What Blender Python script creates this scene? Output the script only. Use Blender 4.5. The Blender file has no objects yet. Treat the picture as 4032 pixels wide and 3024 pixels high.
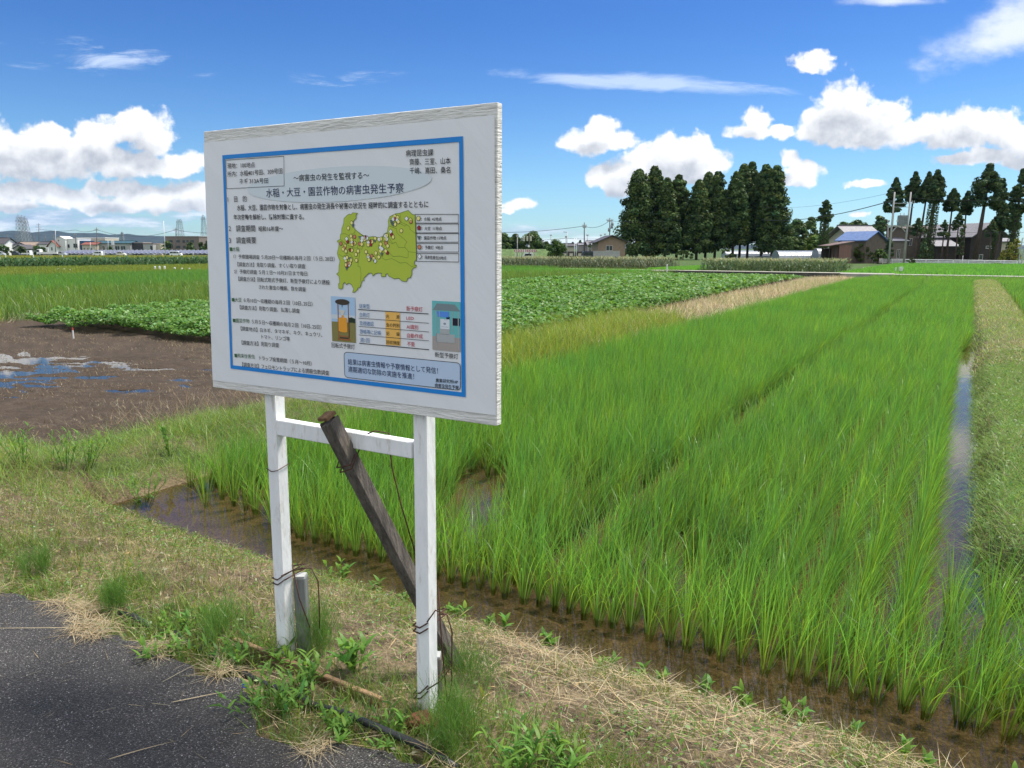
import bpy, bmesh, math, random
import numpy as np
from mathutils import Vector, Matrix
rng = np.random.default_rng(7)
random.seed(7)
SC = bpy.context.scene
COL = SC.collection

# ------------------------------------------------------------------ camera
F, W, H, HOR, CZ = 2900.0, 4032, 3024, 978.0, 1.65      # survey of the photograph
PITCH = math.atan((H / 2 - HOR) / F)
cam_d = bpy.data.cameras.new('camera')
cam_d.sensor_width = 36.0
cam_d.lens = F / W * 36.0
cam_d.clip_start, cam_d.clip_end = 0.05, 30000
cam = bpy.data.objects.new('camera', cam_d)
COL.objects.link(cam)
cam.location = (0, 0, CZ)
cam.rotation_euler = (math.pi / 2 - PITCH, 0, 0)
SC.camera = cam

_c, _s = math.cos(PITCH), math.sin(PITCH)
def ray(x, y):
    u = (x - W / 2) / F; v = (H / 2 - y) / F
    return np.array([u, _c + v * _s, -_s + v * _c])
def gnd(x, y, z=0.0):
    r = ray(x, y); t = (z - CZ) / r[2]
    return np.array([0, 0, CZ]) + t * r
def at(x, y, Y):
    r = ray(x, y)
    return np.array([0, 0, CZ]) + r * (Y / r[1])
_a = math.atan2(*ray(3826, 978)[:2])
RX, RY = math.sin(_a), math.cos(_a)           # direction of the rice rows
TX, TY = RY, -RX                              # across the rows
def xy(s, t): return (s * RX + t * TX, s * RY + t * TY)
def st(x, y): return (x * RX + y * RY, x * TX + y * TY)
def P3(s, t, z): return (s * RX + t * TX, s * RY + t * TY, z)

# ------------------------------------------------------------------ render look
SC.view_settings.view_transform = 'Standard'
SC.view_settings.look = 'None'
SC.view_settings.exposure = 1.2
SC.view_settings.gamma = 1
SC.render.engine = 'CYCLES'
SC.cycles.max_bounces = 6
SC.cycles.diffuse_bounces = 2
SC.cycles.glossy_bounces = 2
SC.cycles.transmission_bounces = 3
SC.cycles.transparent_max_bounces = 8
SC.cycles.volume_bounces = 0
SC.cycles.caustics_reflective = False
SC.cycles.caustics_refractive = False
SC.cycles.sample_clamp_indirect = 6
SC.cycles.use_denoising = True

# ------------------------------------------------------------------ sun and sky
SUN_EL, SUN_AZ = math.radians(60), math.radians(62)     # azimuth measured from +Y towards +X
sun_d = bpy.data.lights.new('sun', 'SUN')
sun_d.energy = 2.7
sun_d.angle = math.radians(16)
sun_d.color = (1.0, 0.95, 0.87)
sun = bpy.data.objects.new('sun', sun_d)
COL.objects.link(sun)
sd = Vector((math.sin(SUN_AZ) * math.cos(SUN_EL), math.cos(SUN_AZ) * math.cos(SUN_EL), math.sin(SUN_EL)))
sun.rotation_euler = sd.to_track_quat('Z', 'Y').to_euler()

world = bpy.data.worlds.new('World')
SC.world = world
world.use_nodes = True
world.cycles.sampling_method = 'MANUAL'
world.cycles.sample_map_resolution = 512
NT = world.node_tree
NT.nodes.clear()
class G:
    """small helper to write node maths as expressions"""
    def __init__(s, nt): s.nt = nt
    def new(s, k, **kw):
        n = s.nt.nodes.new(k)
        for a, b in kw.items(): setattr(n, a, b)
        return n
    def put(s, sock, v):
        if hasattr(v, 'is_output'): s.nt.links.new(v, sock)
        elif v is not None: sock.default_value = v
    def m(s, op, a, b=None, c=None, clamp=False):
        n = s.new('ShaderNodeMath', operation=op, use_clamp=clamp)
        for i, v in enumerate((a, b, c)): 
            if v is not None: s.put(n.inputs[i], v)
        return n.outputs[0]
    def vm(s, op, a, b=None, c=None):
        n = s.new('ShaderNodeVectorMath', operation=op)
        for i, v in enumerate((a, b, c)):
            if v is not None: s.put(n.inputs[i], v)
        return n.outputs['Value'] if op in ('LENGTH', 'DOT_PRODUCT') else n.outputs[0]
    def noise(s, vec, scale, detail=4, rough=0.55, lac=2.0, dist=0.0):
        n = s.new('ShaderNodeTexNoise')
        s.put(n.inputs['Vector'], vec)
        n.inputs['Scale'].default_value = scale; n.inputs['Detail'].default_value = detail
        n.inputs['Roughness'].default_value = rough; n.inputs['Lacunarity'].default_value = lac
        n.inputs['Distortion'].default_value = dist
        return n
    def smooth(s, x, a, b):
        n = s.new('ShaderNodeMapRange', interpolation_type='SMOOTHSTEP')
        s.put(n.inputs[0], x); n.inputs[1].default_value = a; n.inputs[2].default_value = b
        return n.outputs[0]
    def mix(s, f, a, b, blend='MIX'):
        n = s.new('ShaderNodeMix', data_type='RGBA', blend_type=blend)
        s.put(n.inputs[0], f)
        for i, v in ((6, a), (7, b)):
            s.put(n.inputs[i], v if hasattr(v, 'is_output') else (tuple(v) + (1.0,) if len(v) == 3 else v))
        return n.outputs[2]
g = G(NT)
geo = g.new('ShaderNodeTexCoord')
sep = g.new('ShaderNodeSeparateXYZ'); NT.links.new(geo.outputs['Generated'], sep.inputs[0])
dx, dy, dz = sep.outputs
iy = g.m('DIVIDE', 1.0, g.m('MAXIMUM', dy, 0.15))
comb = g.new('ShaderNodeCombineXYZ')
NT.links.new(g.m('MULTIPLY', dx, iy), comb.inputs[0]); NT.links.new(g.m('MULTIPLY', dz, iy), comb.inputs[1])
uv = comb.outputs[0]
sky = g.new('ShaderNodeTexSky', sky_type='NISHITA')
sky.sun_disc = False
sky.sun_elevation = SUN_EL
sky.sun_rotation = SUN_AZ
sky.altitude = 0; sky.air_density = 1.0; sky.dust_density = 0.25; sky.ozone_density = 2.0
D2 = 4032 / 2212
def pxuv(x, y):
    r = ray(x * D2, y * D2); return r[0] / r[1], r[2] / r[1]
# cumulus puffs surveyed in the sky: centre and radii
PUFFS = [(40,330,125,62),(150,335,90,52),(205,300,50,42),(295,275,58,40),(330,305,42,36),(250,350,80,38),(-30,320,80,60),(100,290,60,32),
 (300,352,70,24),(385,352,58,24),(420,345,40,20),(60,408,90,20),(150,425,70,22),(245,405,62,20),(330,420,80,26),(410,420,60,30),(30,440,60,16),(215,440,90,18),(400,450,70,16),
 (1280,308,62,30),(1292,278,36,24),(1330,312,38,22),
 (1450,330,62,38),(1500,318,52,34),(1400,355,80,36),(1340,385,48,30),(1480,370,80,36),(1530,350,46,32),(1420,405,70,26),(1350,415,40,16),(1300,380,30,22),
 (1630,262,32,32),(1622,290,50,17),(1680,285,36,16),
 (1712,345,26,18),(1742,372,42,26),(1720,395,46,12),
 (1832,235,78,56),(1800,262,66,40),(1780,290,50,20),(1850,300,90,26),(1890,260,70,44),(1950,285,70,30),(2020,270,62,34),(2090,268,70,38),(2160,280,70,40),(2060,300,110,24),(2215,300,60,40),
 (2150,332,62,20),(2080,345,60,12),(2200,345,50,16),
 (1755,140,52,20),(1770,128,34,14),(1118,440,42,11),(1870,404,50,9),(1850,464,24,8),(1090,452,20,8),(1095,512,26,5)]
def field(p):
    e = None
    for (x, y, a, b) in PUFFS:
        u0, v0 = pxuv(x, y); u1, v1 = pxuv(x + a * 1.16, y - b * 1.20)
        iu, iv = 1 / abs(u1 - u0), 1 / abs(v1 - v0)
        q = g.vm('MULTIPLY_ADD', p, (iu, iv, 0), (-u0 * iu, -v0 * iv, 0))
        l = g.vm('LENGTH', q)
        e = l if e is None else g.m('SMOOTH_MIN', e, l, 0.16)
    return e
wn = g.noise(uv, 9.0, 5, 0.6)
wob = g.vm('MULTIPLY_ADD', wn.outputs['Color'], (0.05, 0.04, 0), (-0.025, -0.02, 0))
puv = g.vm('ADD', uv, wob)
vor = g.new('ShaderNodeTexVoronoi', feature='SMOOTH_F1', voronoi_dimensions='2D')
vor.inputs['Scale'].default_value = 34; vor.inputs['Smoothness'].default_value = 0.6
vor.inputs['Detail'].default_value = 2.0; vor.inputs['Roughness'].default_value = 0.6
NT.links.new(puv, vor.inputs['Vector'])
fine = g.noise(uv, 46.0, 5, 0.62)
E0 = field(puv)
E1 = field(g.vm('ADD', puv, (0.008, 0.028, 0)))
lump = g.m('SUBTRACT', 0.55, vor.outputs['Distance'])
mid = g.noise(uv, 17.0, 7, 0.60)
mid2 = g.noise(g.vm('ADD', uv, (0.004, 0.010, 0)), 17.0, 7, 0.60)
d0 = g.m('SUBTRACT', 1.0, E0)
d0 = g.m('ADD', d0, g.m('MULTIPLY', lump, 0.36))
d0 = g.m('ADD', d0, g.m('MULTIPLY_ADD', fine.outputs['Fac'], 0.85, -0.37))
d0 = g.m('ADD', d0, g.m('MULTIPLY_ADD', mid.outputs['Fac'], 1.0, -0.46))
lo_ = g.smooth(g.m('SUBTRACT', g.m('SUBTRACT', 1.0, E1), g.m('SUBTRACT', 1.0, E0)), -0.1, 0.5)
cum = g.smooth(g.m('SUBTRACT', d0, g.m('MULTIPLY', lo_, 0.10)), -0.08, 0.32)
under = g.smooth(g.m('SUBTRACT', 1.0, E1), -0.1, 0.75)
shade = g.m('ADD', g.m('MULTIPLY', under, 0.80), g.m('MULTIPLY', g.m('SUBTRACT', mid2.outputs['Fac'], mid.outputs['Fac']), 1.5))
shade = g.m('SUBTRACT', shade, g.m('MULTIPLY_ADD', lump, 0.30, 0.02), clamp=True)
ccol = g.mix(shade, (5.3, 5.3, 5.3), (2.5, 2.65, 2.95))
# thin high wisps and the streaked bank low in the west
st_uv = g.vm('MULTIPLY', uv, (1.0, 5.0, 1.0))
wis = g.noise(st_uv, 11.0, 7, 0.66, dist=0.5)
low = g.noise(g.vm('MULTIPLY', uv, (1.0, 5.0, 1.0)), 10.0, 6, 0.6)
def blob(x, y, a, b, tilt=0.0):
    u0, v0 = pxuv(x, y); u1, v1 = pxuv(x + a, y - b)
    iu, iv = 1 / abs(u1 - u0), 1 / abs(v1 - v0)
    p = uv
    if tilt:
        r = g.new('ShaderNodeVectorRotate', rotation_type='Z_AXIS')
        NT.links.new(uv, r.inputs['Vector']); r.inputs['Center'].default_value = (u0, v0, 0); r.inputs['Angle'].default_value = tilt
        p = r.outputs[0]
    return g.m('SUBTRACT', 1.0, g.vm('LENGTH', g.vm('MULTIPLY_ADD', p, (iu, iv, 0), (-u0 * iu, -v0 * iv, 0))))
def wisp(b, n, amp, a0, a1, k):
    return g.m('MULTIPLY', g.smooth(g.m('ADD', b, g.m('MULTIPLY_ADD', n, amp, -amp * 0.5)), a0, a1), k)
W1 = wisp(blob(1385, 178, 340, 24, 0.05), wis.outputs['Fac'], 1.6, 0.0, 0.8, 0.55)
W2 = wisp(blob(230, 128, 260, 46, 0.06), wis.outputs['Fac'], 4.6, 0.40, 1.8, 0.6)
W3 = wisp(blob(740, 165, 200, 30), wis.outputs['Fac'], 4.0, 0.6, 1.8, 0.5)
big = g.noise(g.vm('MULTIPLY', uv, (1.0, 1.8, 1.0)), 9.0, 6, 0.6)
W4 = wisp(blob(2180, 70, 230, 84, -0.35), big.outputs['Fac'], 2.4, 0.0, 0.95, 0.85)
W5 = wisp(blob(1930, 2, 130, 16), big.outputs['Fac'], 2.2, 0.0, 0.9, 0.8)
W6 = wisp(blob(60, 470, 620, 62), low.outputs['Fac'], 3.0, 0.15, 1.0, 0.88)
W7 = wisp(blob(1130, 500, 330, 26), low.outputs['Fac'], 3.0, 0.3, 1.2, 0.7)
W8 = wisp(blob(1350, 522, 420, 12), low.outputs['Fac'], 1.6, 0.0, 0.7, 0.8)
lowc = g.mix(g.smooth(low.outputs['Fac'], 0.42, 0.66), (1.9, 2.45, 3.5), (4.2, 4.5, 4.9))
skytint = g.mix(g.smooth(dz, 0.0, 0.30), (0.36, 0.52, 0.64), (0.155, 0.31, 0.555))
skyc = g.mix(1.0, sky.outputs[0], skytint, 'MULTIPLY')
front = g.smooth(dy, 0.15, 0.3)
c0 = g.mix(g.m('MULTIPLY', g.m('MAXIMUM', W6, W7), front), skyc, lowc)
c0 = g.mix(g.m('MULTIPLY', W8, front), c0, (4.8, 5.1, 5.5))
for w_ in (W1, W2, W3): c0 = g.mix(g.m('MULTIPLY', w_, front), c0, (4.2, 4.7, 5.5))
for w_ in (W4, W5): c0 = g.mix(g.m('MULTIPLY', w_, front), c0, (4.5, 4.75, 5.2))
c0 = g.mix(g.m('MULTIPLY', cum, front), c0, ccol)
# unseen white cloud added behind the camera and overhead to whiten the ambient light
bk = g.noise(geo.outputs['Generated'], 3.0, 5, 0.6)
back = g.m('MULTIPLY', g.smooth(bk.outputs['Fac'], 0.40, 0.54), g.m('MAXIMUM', g.smooth(dz, 0.42, 0.58), g.m('SUBTRACT', 1.0, g.smooth(dy, -0.1, 0.25))))
back = g.m('MULTIPLY', back, g.smooth(dz, 0.0, 0.1))
c0 = g.mix(back, c0, (6.5, 6.5, 6.6))
bg = g.new('ShaderNodeBackground'); bg.inputs['Strength'].default_value = 0.1
NT.links.new(c0, bg.inputs['Color'])
wo = g.new('ShaderNodeOutputWorld'); NT.links.new(bg.outputs[0], wo.inputs['Surface'])

# ================================================================== helpers
def tag(o, label=None, cat=None, group=None, kind=None):
    if label: o['label'] = label
    if cat: o['category'] = cat
    if group: o['group'] = group
    if kind: o['kind'] = kind
    return o
def thing(name, label, cat, loc=(0, 0, 0), group=None):
    o = bpy.data.objects.new(name, None)
    o.empty_display_size = 0.2
    COL.objects.link(o)
    o.location = tuple(float(v) for v in loc)
    return tag(o, label, cat, group)
def link(name, me, mat, parent=None, root=None):
    """link one mesh object; parents are Empties or parts, geometry is given in world space"""
    if mat is not None and not me.materials: me.materials.append(mat)
    o = bpy.data.objects.new(name, me)
    COL.objects.link(o)
    if parent is not None:
        r = root if root is not None else parent
        while r.parent is not None: r = r.parent
        me.transform(Matrix.Translation(-Vector(r.location)))
        o.parent = parent
    return o
def npmesh(name, V, faces, col=None, smooth=False):
    """V (n,3); faces: list of int arrays (m,k)"""
    me = bpy.data.meshes.new(name)
    V = np.ascontiguousarray(V, dtype=np.float32)
    me.vertices.add(len(V)); me.vertices.foreach_set('co', V.ravel())
    if not isinstance(faces, (list, tuple)): faces = [faces]
    loops = np.concatenate([f.ravel() for f in faces]).astype(np.int32)
    tot = np.concatenate([np.full(len(f), f.shape[1]) for f in faces]).astype(np.int32)
    start = np.concatenate([[0], np.cumsum(tot)[:-1]]).astype(np.int32)
    me.loops.add(len(loops)); me.loops.foreach_set('vertex_index', loops)
    me.polygons.add(len(tot)); me.polygons.foreach_set('loop_start', start)
    if smooth: me.polygons.foreach_set('use_smooth', np.ones(len(tot), dtype=bool))
    me.update(calc_edges=True)
    if col is not None:
        at_ = me.color_attributes.new('tint', 'FLOAT_COLOR', 'POINT')
        c4 = np.ones((len(V), 4), dtype=np.float32); c4[:, :3] = col
        at_.data.foreach_set('color', c4.ravel())
    return me
class MB:
    """collects simple shapes and makes one mesh of them"""
    def __init__(s): s.bm = bmesh.new()
    def box(s, c, size, rz=0.0, rot=None, bevel=0.0):
        r = bmesh.ops.create_cube(s.bm, size=1.0)
        M = Matrix.Translation(Vector(tuple(float(v) for v in c))) @ (rot.to_4x4() if rot is not None else Matrix.Rotation(rz, 4, 'Z')) @ Matrix.Diagonal((*[float(v) for v in size], 1))
        bmesh.ops.transform(s.bm, matrix=M, verts=r['verts'])
        if bevel:
            es = list({e for v in r['verts'] for e in v.link_edges})
            bmesh.ops.bevel(s.bm, geom=es, offset=bevel, segments=2, affect='EDGES')
        return s
    def bar(s, a, b, w, h=None, up=(0, 0, 1)):
        a, b = Vector(tuple(map(float, a))), Vector(tuple(map(float, b)))
        d = b - a; L = d.length; z = d.normalized()
        x = Vector(up).cross(z)
        if x.length < 1e-4: x = Vector((1, 0, 0)).cross(z)
        x.normalize(); y = z.cross(x)
        rot = Matrix((x, y, z)).transposed()
        return s.box((a + b) / 2, (w, h or w, L), rot=rot)
    def cyl(s, a, b, r0, r1=None, n=10):
        a, b = Vector(tuple(map(float, a))), Vector(tuple(map(float, b)))
        d = b - a
        q = d.to_track_quat('Z', 'Y').to_matrix().to_4x4()
        r = bmesh.ops.create_cone(s.bm, cap_ends=True, segments=n, radius1=r0, radius2=r0 if r1 is None else r1, depth=d.length)
        bmesh.ops.transform(s.bm, matrix=Matrix.Translation((a + b) / 2) @ q, verts=r['verts'])
        return s
    def tube(s, pts, r, n=6):
        pts = [Vector(tuple(map(float, p))) for p in pts]
        rs = r if isinstance(r, (list, tuple)) else [r] * len(pts)
        rings = []; prev = None
        for i, p in enumerate(pts):
            d = (pts[min(i + 1, len(pts) - 1)] - pts[max(i - 1, 0)]).normalized()
            if prev is None:
                x = d.orthogonal().normalized()
            else:
                x = (prev - d * prev.dot(d)).normalized()
            prev = x; y = d.cross(x)
            rings.append([s.bm.verts.new(p + (x * math.cos(k * 2 * math.pi / n) + y * math.sin(k * 2 * math.pi / n)) * rs[i]) for k in range(n)])
        for A, B in zip(rings, rings[1:]):
            for k in range(n): s.bm.faces.new((A[k], A[(k + 1) % n], B[(k + 1) % n], B[k]))
        s.bm.faces.new(rings[0][::-1]); s.bm.faces.new(rings[-1])
        return s
    def ball(s, c, r, sub=2, sc=(1, 1, 1)):
        q = bmesh.ops.create_icosphere(s.bm, subdivisions=sub, radius=r)
        bmesh.ops.transform(s.bm, matrix=Matrix.Translation(tuple(map(float, c))) @ Matrix.Diagonal((*sc, 1)), verts=q['verts'])
        return s
    def poly(s, pts):
        s.bm.faces.new([s.bm.verts.new(tuple(map(float, p))) for p in pts]); return s
    def prism(s, pts, off):
        """polygon swept by a vector"""
        off = Vector(tuple(map(float, off)))
        A = [s.bm.verts.new(tuple(map(float, p))) for p in pts]
        B = [s.bm.verts.new(v.co + off) for v in A]
        n = len(A)
        s.bm.faces.new(A); s.bm.faces.new(B[::-1])
        for i in range(n): s.bm.faces.new((A[i], B[i], B[(i + 1) % n], A[(i + 1) % n]))
        return s
    def mesh(s, name, smooth=False):
        bmesh.ops.recalc_face_normals(s.bm, faces=s.bm.faces)
        me = bpy.data.meshes.new(name); s.bm.to_mesh(me); s.bm.free()
        if smooth: me.polygons.foreach_set('use_smooth', np.ones(len(me.polygons), dtype=bool))
        return me
    def part(s, name, mat, parent=None, smooth=False):
        return link(name, s.mesh(name, smooth), mat, parent)

# ------------------------------------------------------------------ numpy noise
def _hash(ix, iy, seed):
    h = (ix.astype(np.int64) * 374761393 + iy.astype(np.int64) * 668265263 + seed * 1442695041) & 0xffffffff
    h = ((h ^ (h >> 13)) * 1274126177) & 0xffffffff
    return ((h ^ (h >> 16)) & 0xffff) / 65535.0
def vnoise(x, y, seed=0):
    ix, iy = np.floor(x), np.floor(y); fx, fy = x - ix, y - iy
    fx = fx * fx * (3 - 2 * fx); fy = fy * fy * (3 - 2 * fy)
    a = _hash(ix, iy, seed); b = _hash(ix + 1, iy, seed); c = _hash(ix, iy + 1, seed); d = _hash(ix + 1, iy + 1, seed)
    return (a * (1 - fx) + b * fx) * (1 - fy) + (c * (1 - fx) + d * fx) * fy
def fbm(x, y, seed=0, o=4):
    v, a, t = 0, 0.5, 0
    for i in range(o):
        v = v + a * vnoise(x * 2 ** i, y * 2 ** i, seed + i * 17); t += a; a *= 0.55
    return v / t
def sstep(x, a, b):
    t = np.clip((x - a) / (b - a), 0, 1); return t * t * (3 - 2 * t)

# ================================================================== materials
def material(name):
    m = bpy.data.materials.new(name); m.use_nodes = True
    m.node_tree.nodes.clear()
    gg = G(m.node_tree)
    gg.out = gg.new('ShaderNodeOutputMaterial')
    return m, gg
def principled(gg, color, rough=0.6, metal=0.0, spec=0.4, normal=None):
    p = gg.new('ShaderNodeBsdfPrincipled')
    gg.put(p.inputs['Base Color'], color if hasattr(color, 'is_output') else tuple(color) + (1,))
    gg.put(p.inputs['Roughness'], rough); gg.put(p.inputs['Metallic'], metal)
    p.inputs['Specular IOR Level'].default_value = spec
    if normal is not None: gg.put(p.inputs['Normal'], normal)
    gg.nt.links.new(p.outputs[0], gg.out.inputs['Surface'])
    return p
def obj_coord(gg):
    return gg.new('ShaderNodeTexCoord').outputs['Object']
def bump(gg, h, strength=0.3, dist=0.01):
    b = gg.new('ShaderNodeBump'); b.inputs['Strength'].default_value = strength; b.inputs['Distance'].default_value = dist
    gg.put(b.inputs['Height'], h); return b.outputs[0]
def scale3(gg, v, s): return gg.vm('MULTIPLY', v, s)
_cache = {}
def paint(name, color, rough=0.6, var=0.15, scale=3.0, metal=0.0, spec=0.4, bmp=0.0, bscale=30.0, stretch=(1, 1, 1), dirt=None, dirt_amt=0.0):
    """weathered plain surface: base colour with blotchy wear and a little relief"""
    if name in _cache: return _cache[name]
    m, gg = material(name)
    co = scale3(gg, obj_coord(gg), stretch)
    n = gg.noise(co, scale, 6, 0.65)
    lo = tuple(c * (1 - var) for c in color); hi = tuple(min(1, c * (1 + var)) for c in color)
    c = gg.mix(gg.smooth(n.outputs['Fac'], 0.3, 0.7), lo, hi)
    if dirt:
        n2 = gg.noise(co, scale * 2.3, 6, 0.7)
        c = gg.mix(gg.m('MULTIPLY', gg.smooth(n2.outputs['Fac'], 0.52, 0.68), dirt_amt), c, dirt)
    nor = None
    if bmp: nor = bump(gg, gg.noise(co, bscale, 4, 0.6).outputs['Fac'], bmp, 0.02)
    principled(gg, c, rough, metal, spec, nor)
    _cache[name] = m
    return m
def leafmat(name, color, trans, tmix=0.35, gloss=0.06, rough=0.4):
    """thin leaf: diffuse + light passing through + a slight sheen; 'tint' varies leaf to leaf"""
    m, gg = material(name)
    at_ = gg.new('ShaderNodeAttribute', attribute_name='tint')
    d = gg.new('ShaderNodeBsdfDiffuse'); t = gg.new('ShaderNodeBsdfTranslucent')
    gg.put(d.inputs['Color'], gg.mix(1.0, at_.outputs['Color'], color, 'MULTIPLY'))
    gg.put(t.inputs['Color'], gg.mix(1.0, at_.outputs['Color'], trans, 'MULTIPLY'))
    mx = gg.new('ShaderNodeMixShader'); mx.inputs[0].default_value = tmix
    gg.nt.links.new(d.outputs[0], mx.inputs[1]); gg.nt.links.new(t.outputs[0], mx.inputs[2])
    last = mx.outputs[0]
    if gloss:
        gl = gg.new('ShaderNodeBsdfGlossy'); gl.inputs['Roughness'].default_value = rough
        gl.inputs['Color'].default_value = (1, 1, 1, 1)
        m2 = gg.new('ShaderNodeMixShader'); m2.inputs[0].default_value = gloss
        gg.nt.links.new(last, m2.inputs[1]); gg.nt.links.new(gl.outputs[0], m2.inputs[2]); last = m2.outputs[0]
    gg.nt.links.new(last, gg.out.inputs['Surface'])
    return m
def flat(name, color, rough=0.6, spec=0.3):
    if name in _cache: return _cache[name]
    m, gg = material(name); principled(gg, color, rough, 0, spec); _cache[name] = m
    return m
def glassy(name='window_glass', color=(0.02, 0.025, 0.03)):
    if name in _cache: return _cache[name]
    m, gg = material(name); principled(gg, color, 0.08, 0, 0.8); _cache[name] = m
    return m

# ================================================================== terrain
def water_level(s): return -0.45
def height(X, Y):
    s = X * RX + Y * RY; t = X * TX + Y * TY
    wob = (fbm(X * 1.3, Y * 1.3, 3) - 0.5)
    zf = -0.45 - 0.0047 * np.clip(Y - 60, 0, 280)
    ss = s + wob * 0.16
    bank = np.interp(ss, [-60, 0.9, 1.5, 2.0, 2.4, 2.8, 3.1, 3.3], [-0.03, -0.03, -0.04, -0.06, -0.13, -0.26, -0.40, -0.53])
    bankL = np.interp(ss, [-60, 1.5, 2.0, 2.9, 3.3, 3.6, 3.9], [-0.03, -0.04, -0.06, -0.17, -0.22, -0.29, -0.34])
    bankR = np.interp(ss, [-60, 1.5, 2.0, 2.6, 3.2, 5.2], [-0.03, -0.04, -0.06, -0.2, -0.28, -0.24])
    front = ss < 3.3
    # paddy basin, levees and fields beyond the bank, by distance across the rows
    tt = t + wob * 0.25
    lev = np.where(s > 9, 0.0, 0.0)
    prof = np.interp(tt, [-37, -36, -35.4, -35, -24.6, -24, -23, -21.6, -21.2, -8.6, -8.2, -7.3, -6.6, -5.95, -5.75, 0.08, 0.24, 0.40, 0.9, 1.25, 1.6, 1.75, 40],
                     [-.45, -.45, -.4, -.35, -.3, -.25, -.22, -.28, -.34, -.34, -.33, -.27, -.25, -.42, -.53, -.53, -.46, -.22, -.16, -.18, -.46, -.53, -.53])
    ridge = (0.040 * np.exp(-((s - 3.45 - 0.10 * wob) / 0.085) ** 2) + 0.018 * np.exp(-((s - 3.47 - 0.12 * wob) / 0.03) ** 2)) * sstep(t, -3.6, -2.2) * (0.55 + 0.9 * fbm(X * 6, Y * 6, 9)) + 0.035 * (fbm(X * 16, Y * 16, 19) - 0.42) * np.exp(-((s - 3.45) / 0.16) ** 2)
    headland = (s < 5.1) & (t > -0.05)
    prof = np.where(headland, -0.53 + sstep(s, 4.95, 5.4) * 0.0, prof)
    k5 = sstep(s + 0.5 * wob, 4.95, 5.45)
    prof = np.where((t > -0.05) & (s >= 4.9), -0.53 * (1 - k5) + prof * k5, prof)
    prof = np.where((t > -6.0) & (t < 5), prof + ridge, prof)
    # pond corner: water reaches to the bank here
    far = prof
    wL = sstep(t, -6.75, -5.9)
    nearz = bankL * (1 - wL) + bank * wL
    blend = np.where(t < -6.3, sstep(ss, 3.35, 3.8), (ss > 3.24).astype(float))
    z = nearz * (1 - blend) + np.minimum(far, 5) * blend
    z = np.where((t > -5.9) & (s <= 3.3), bank, z)
    # tilled soil: clods, and a shallow dip that holds the puddle
    soil = (t < -7.4) & (t > -21.3) & (s > 3.7) & (s < 10.2)
    z = np.where(soil, z + (0.045 + 0.10 * np.exp(-(((X + 9.8) / 3.2) ** 2 + ((Y - 12.0) / 2.2) ** 2))) * (fbm(X * 3 + Y * 2, Y * 7, 21, 5) - 0.5) + 0.075 * (fbm(X * 1.3 + Y * .5, Y * 2.6, 5, 5) - 0.5)
                 - 0.045 * np.exp(-(((X + 9.8) / 3.0) ** 2 + ((Y - 12.0) / 2.1) ** 2)), z)
    kf = sstep(s, 50.5, 56)
    z = z * (1 - kf) + (zf - 0.12) * kf
    z = np.where(Y > 56, np.minimum(z, zf - 0.02), z)
    return z + 0.012 * (fbm(X * 9, Y * 9, 13) - 0.5) * (Y < 14)
def zat(x, y): return float(height(np.array([float(x)]), np.array([float(y)]))[0])
def zfar(Y): return -0.45 - 0.0047 * min(max(Y - 60, 0), 280)

NA, NR = 620, 560
ang = np.radians(np.linspace(-66, 66, NA))
rad = np.concatenate([np.geomspace(1.2, 16, 380), np.geomspace(16.4, 7000, NR - 380)])
A_, R_ = np.meshgrid(ang, rad)
GX, GY = (R_ * np.sin(A_)).ravel(), (R_ * np.cos(A_)).ravel()
GZ = height(GX, GY)
s_, t_ = GX * RX + GY * RY, GX * TX + GY * TY
n1, n2, n3 = fbm(GX * 2.2, GY * 2.2, 31), fbm(GX * 11, GY * 11, 41), fbm(GX * 0.5, GY * 0.5, 51)
def c3(*v): return np.array(v)[None, :]
straw, loam, mud = c3(.20, .155, .090), c3(.10, .072, .045), c3(.175, .132, .076)
soilc, moss, farg = c3(.066, .048, .033), c3(.075, .105, .03), c3(.06, .105, .022)
k = sstep(n1 * 0.6 + n2 * 0.4, 0.35, 0.62)[:, None]
gc = straw * k + loam * (1 - k)
wet = sstep(GZ, -0.22, -0.37)[:, None]
nearp = ((s_ < 60) & (t_ > -6.2))[:, None]
gc = np.where(nearp, gc * (1 - wet) + mud * wet * (0.7 + 0.6 * n2[:, None]), gc)
issoil = ((t_ < -7.1) & (s_ > 3.5) & (t_ > -22) & (s_ < 62))[:, None]
gc = np.where(issoil, soilc * (0.62 + 0.75 * n2[:, None]) * (0.8 + 0.4 * n1[:, None]), gc)
lv = (((t_ > -7.6) & (t_ < -6.0) & (s_ > 3.4)) | ((t_ > 0.2) & (t_ < 1.7) & (s_ > 5)))[:, None]
gc = np.where(lv, moss * (1 - k) + straw * k * 0.8, gc)
gc = np.where(((t_ < -22) | (s_ > 60))[:, None], farg * (0.7 + 0.6 * n3[:, None]), gc)
idx = np.arange(NA * NR).reshape(NR, NA)
GF = np.stack([idx[:-1, :-1], idx[1:, :-1], idx[1:, 1:], idx[:-1, 1:]], -1).reshape(-1, 4)
gme = npmesh('ground', np.stack([GX, GY, GZ], 1), GF[:, ::-1], gc, smooth=True)
gm, gg = material('ground_soil_and_litter')
at_ = gg.new('ShaderNodeAttribute', attribute_name='tint')
pos = gg.new('ShaderNodeNewGeometry').outputs['Position']
na = gg.noise(pos, 55, 6, 0.7); nb = gg.noise(pos, 8, 5, 0.6)
gcol = gg.mix(gg.smooth(na.outputs['Fac'], 0.35, 0.7), gg.mix(1.0, at_.outputs['Color'], (.55, .55, .55), 'MULTIPLY'), gg.mix(1.0, at_.outputs['Color'], (1.3, 1.3, 1.3), 'MULTIPLY'))
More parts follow.
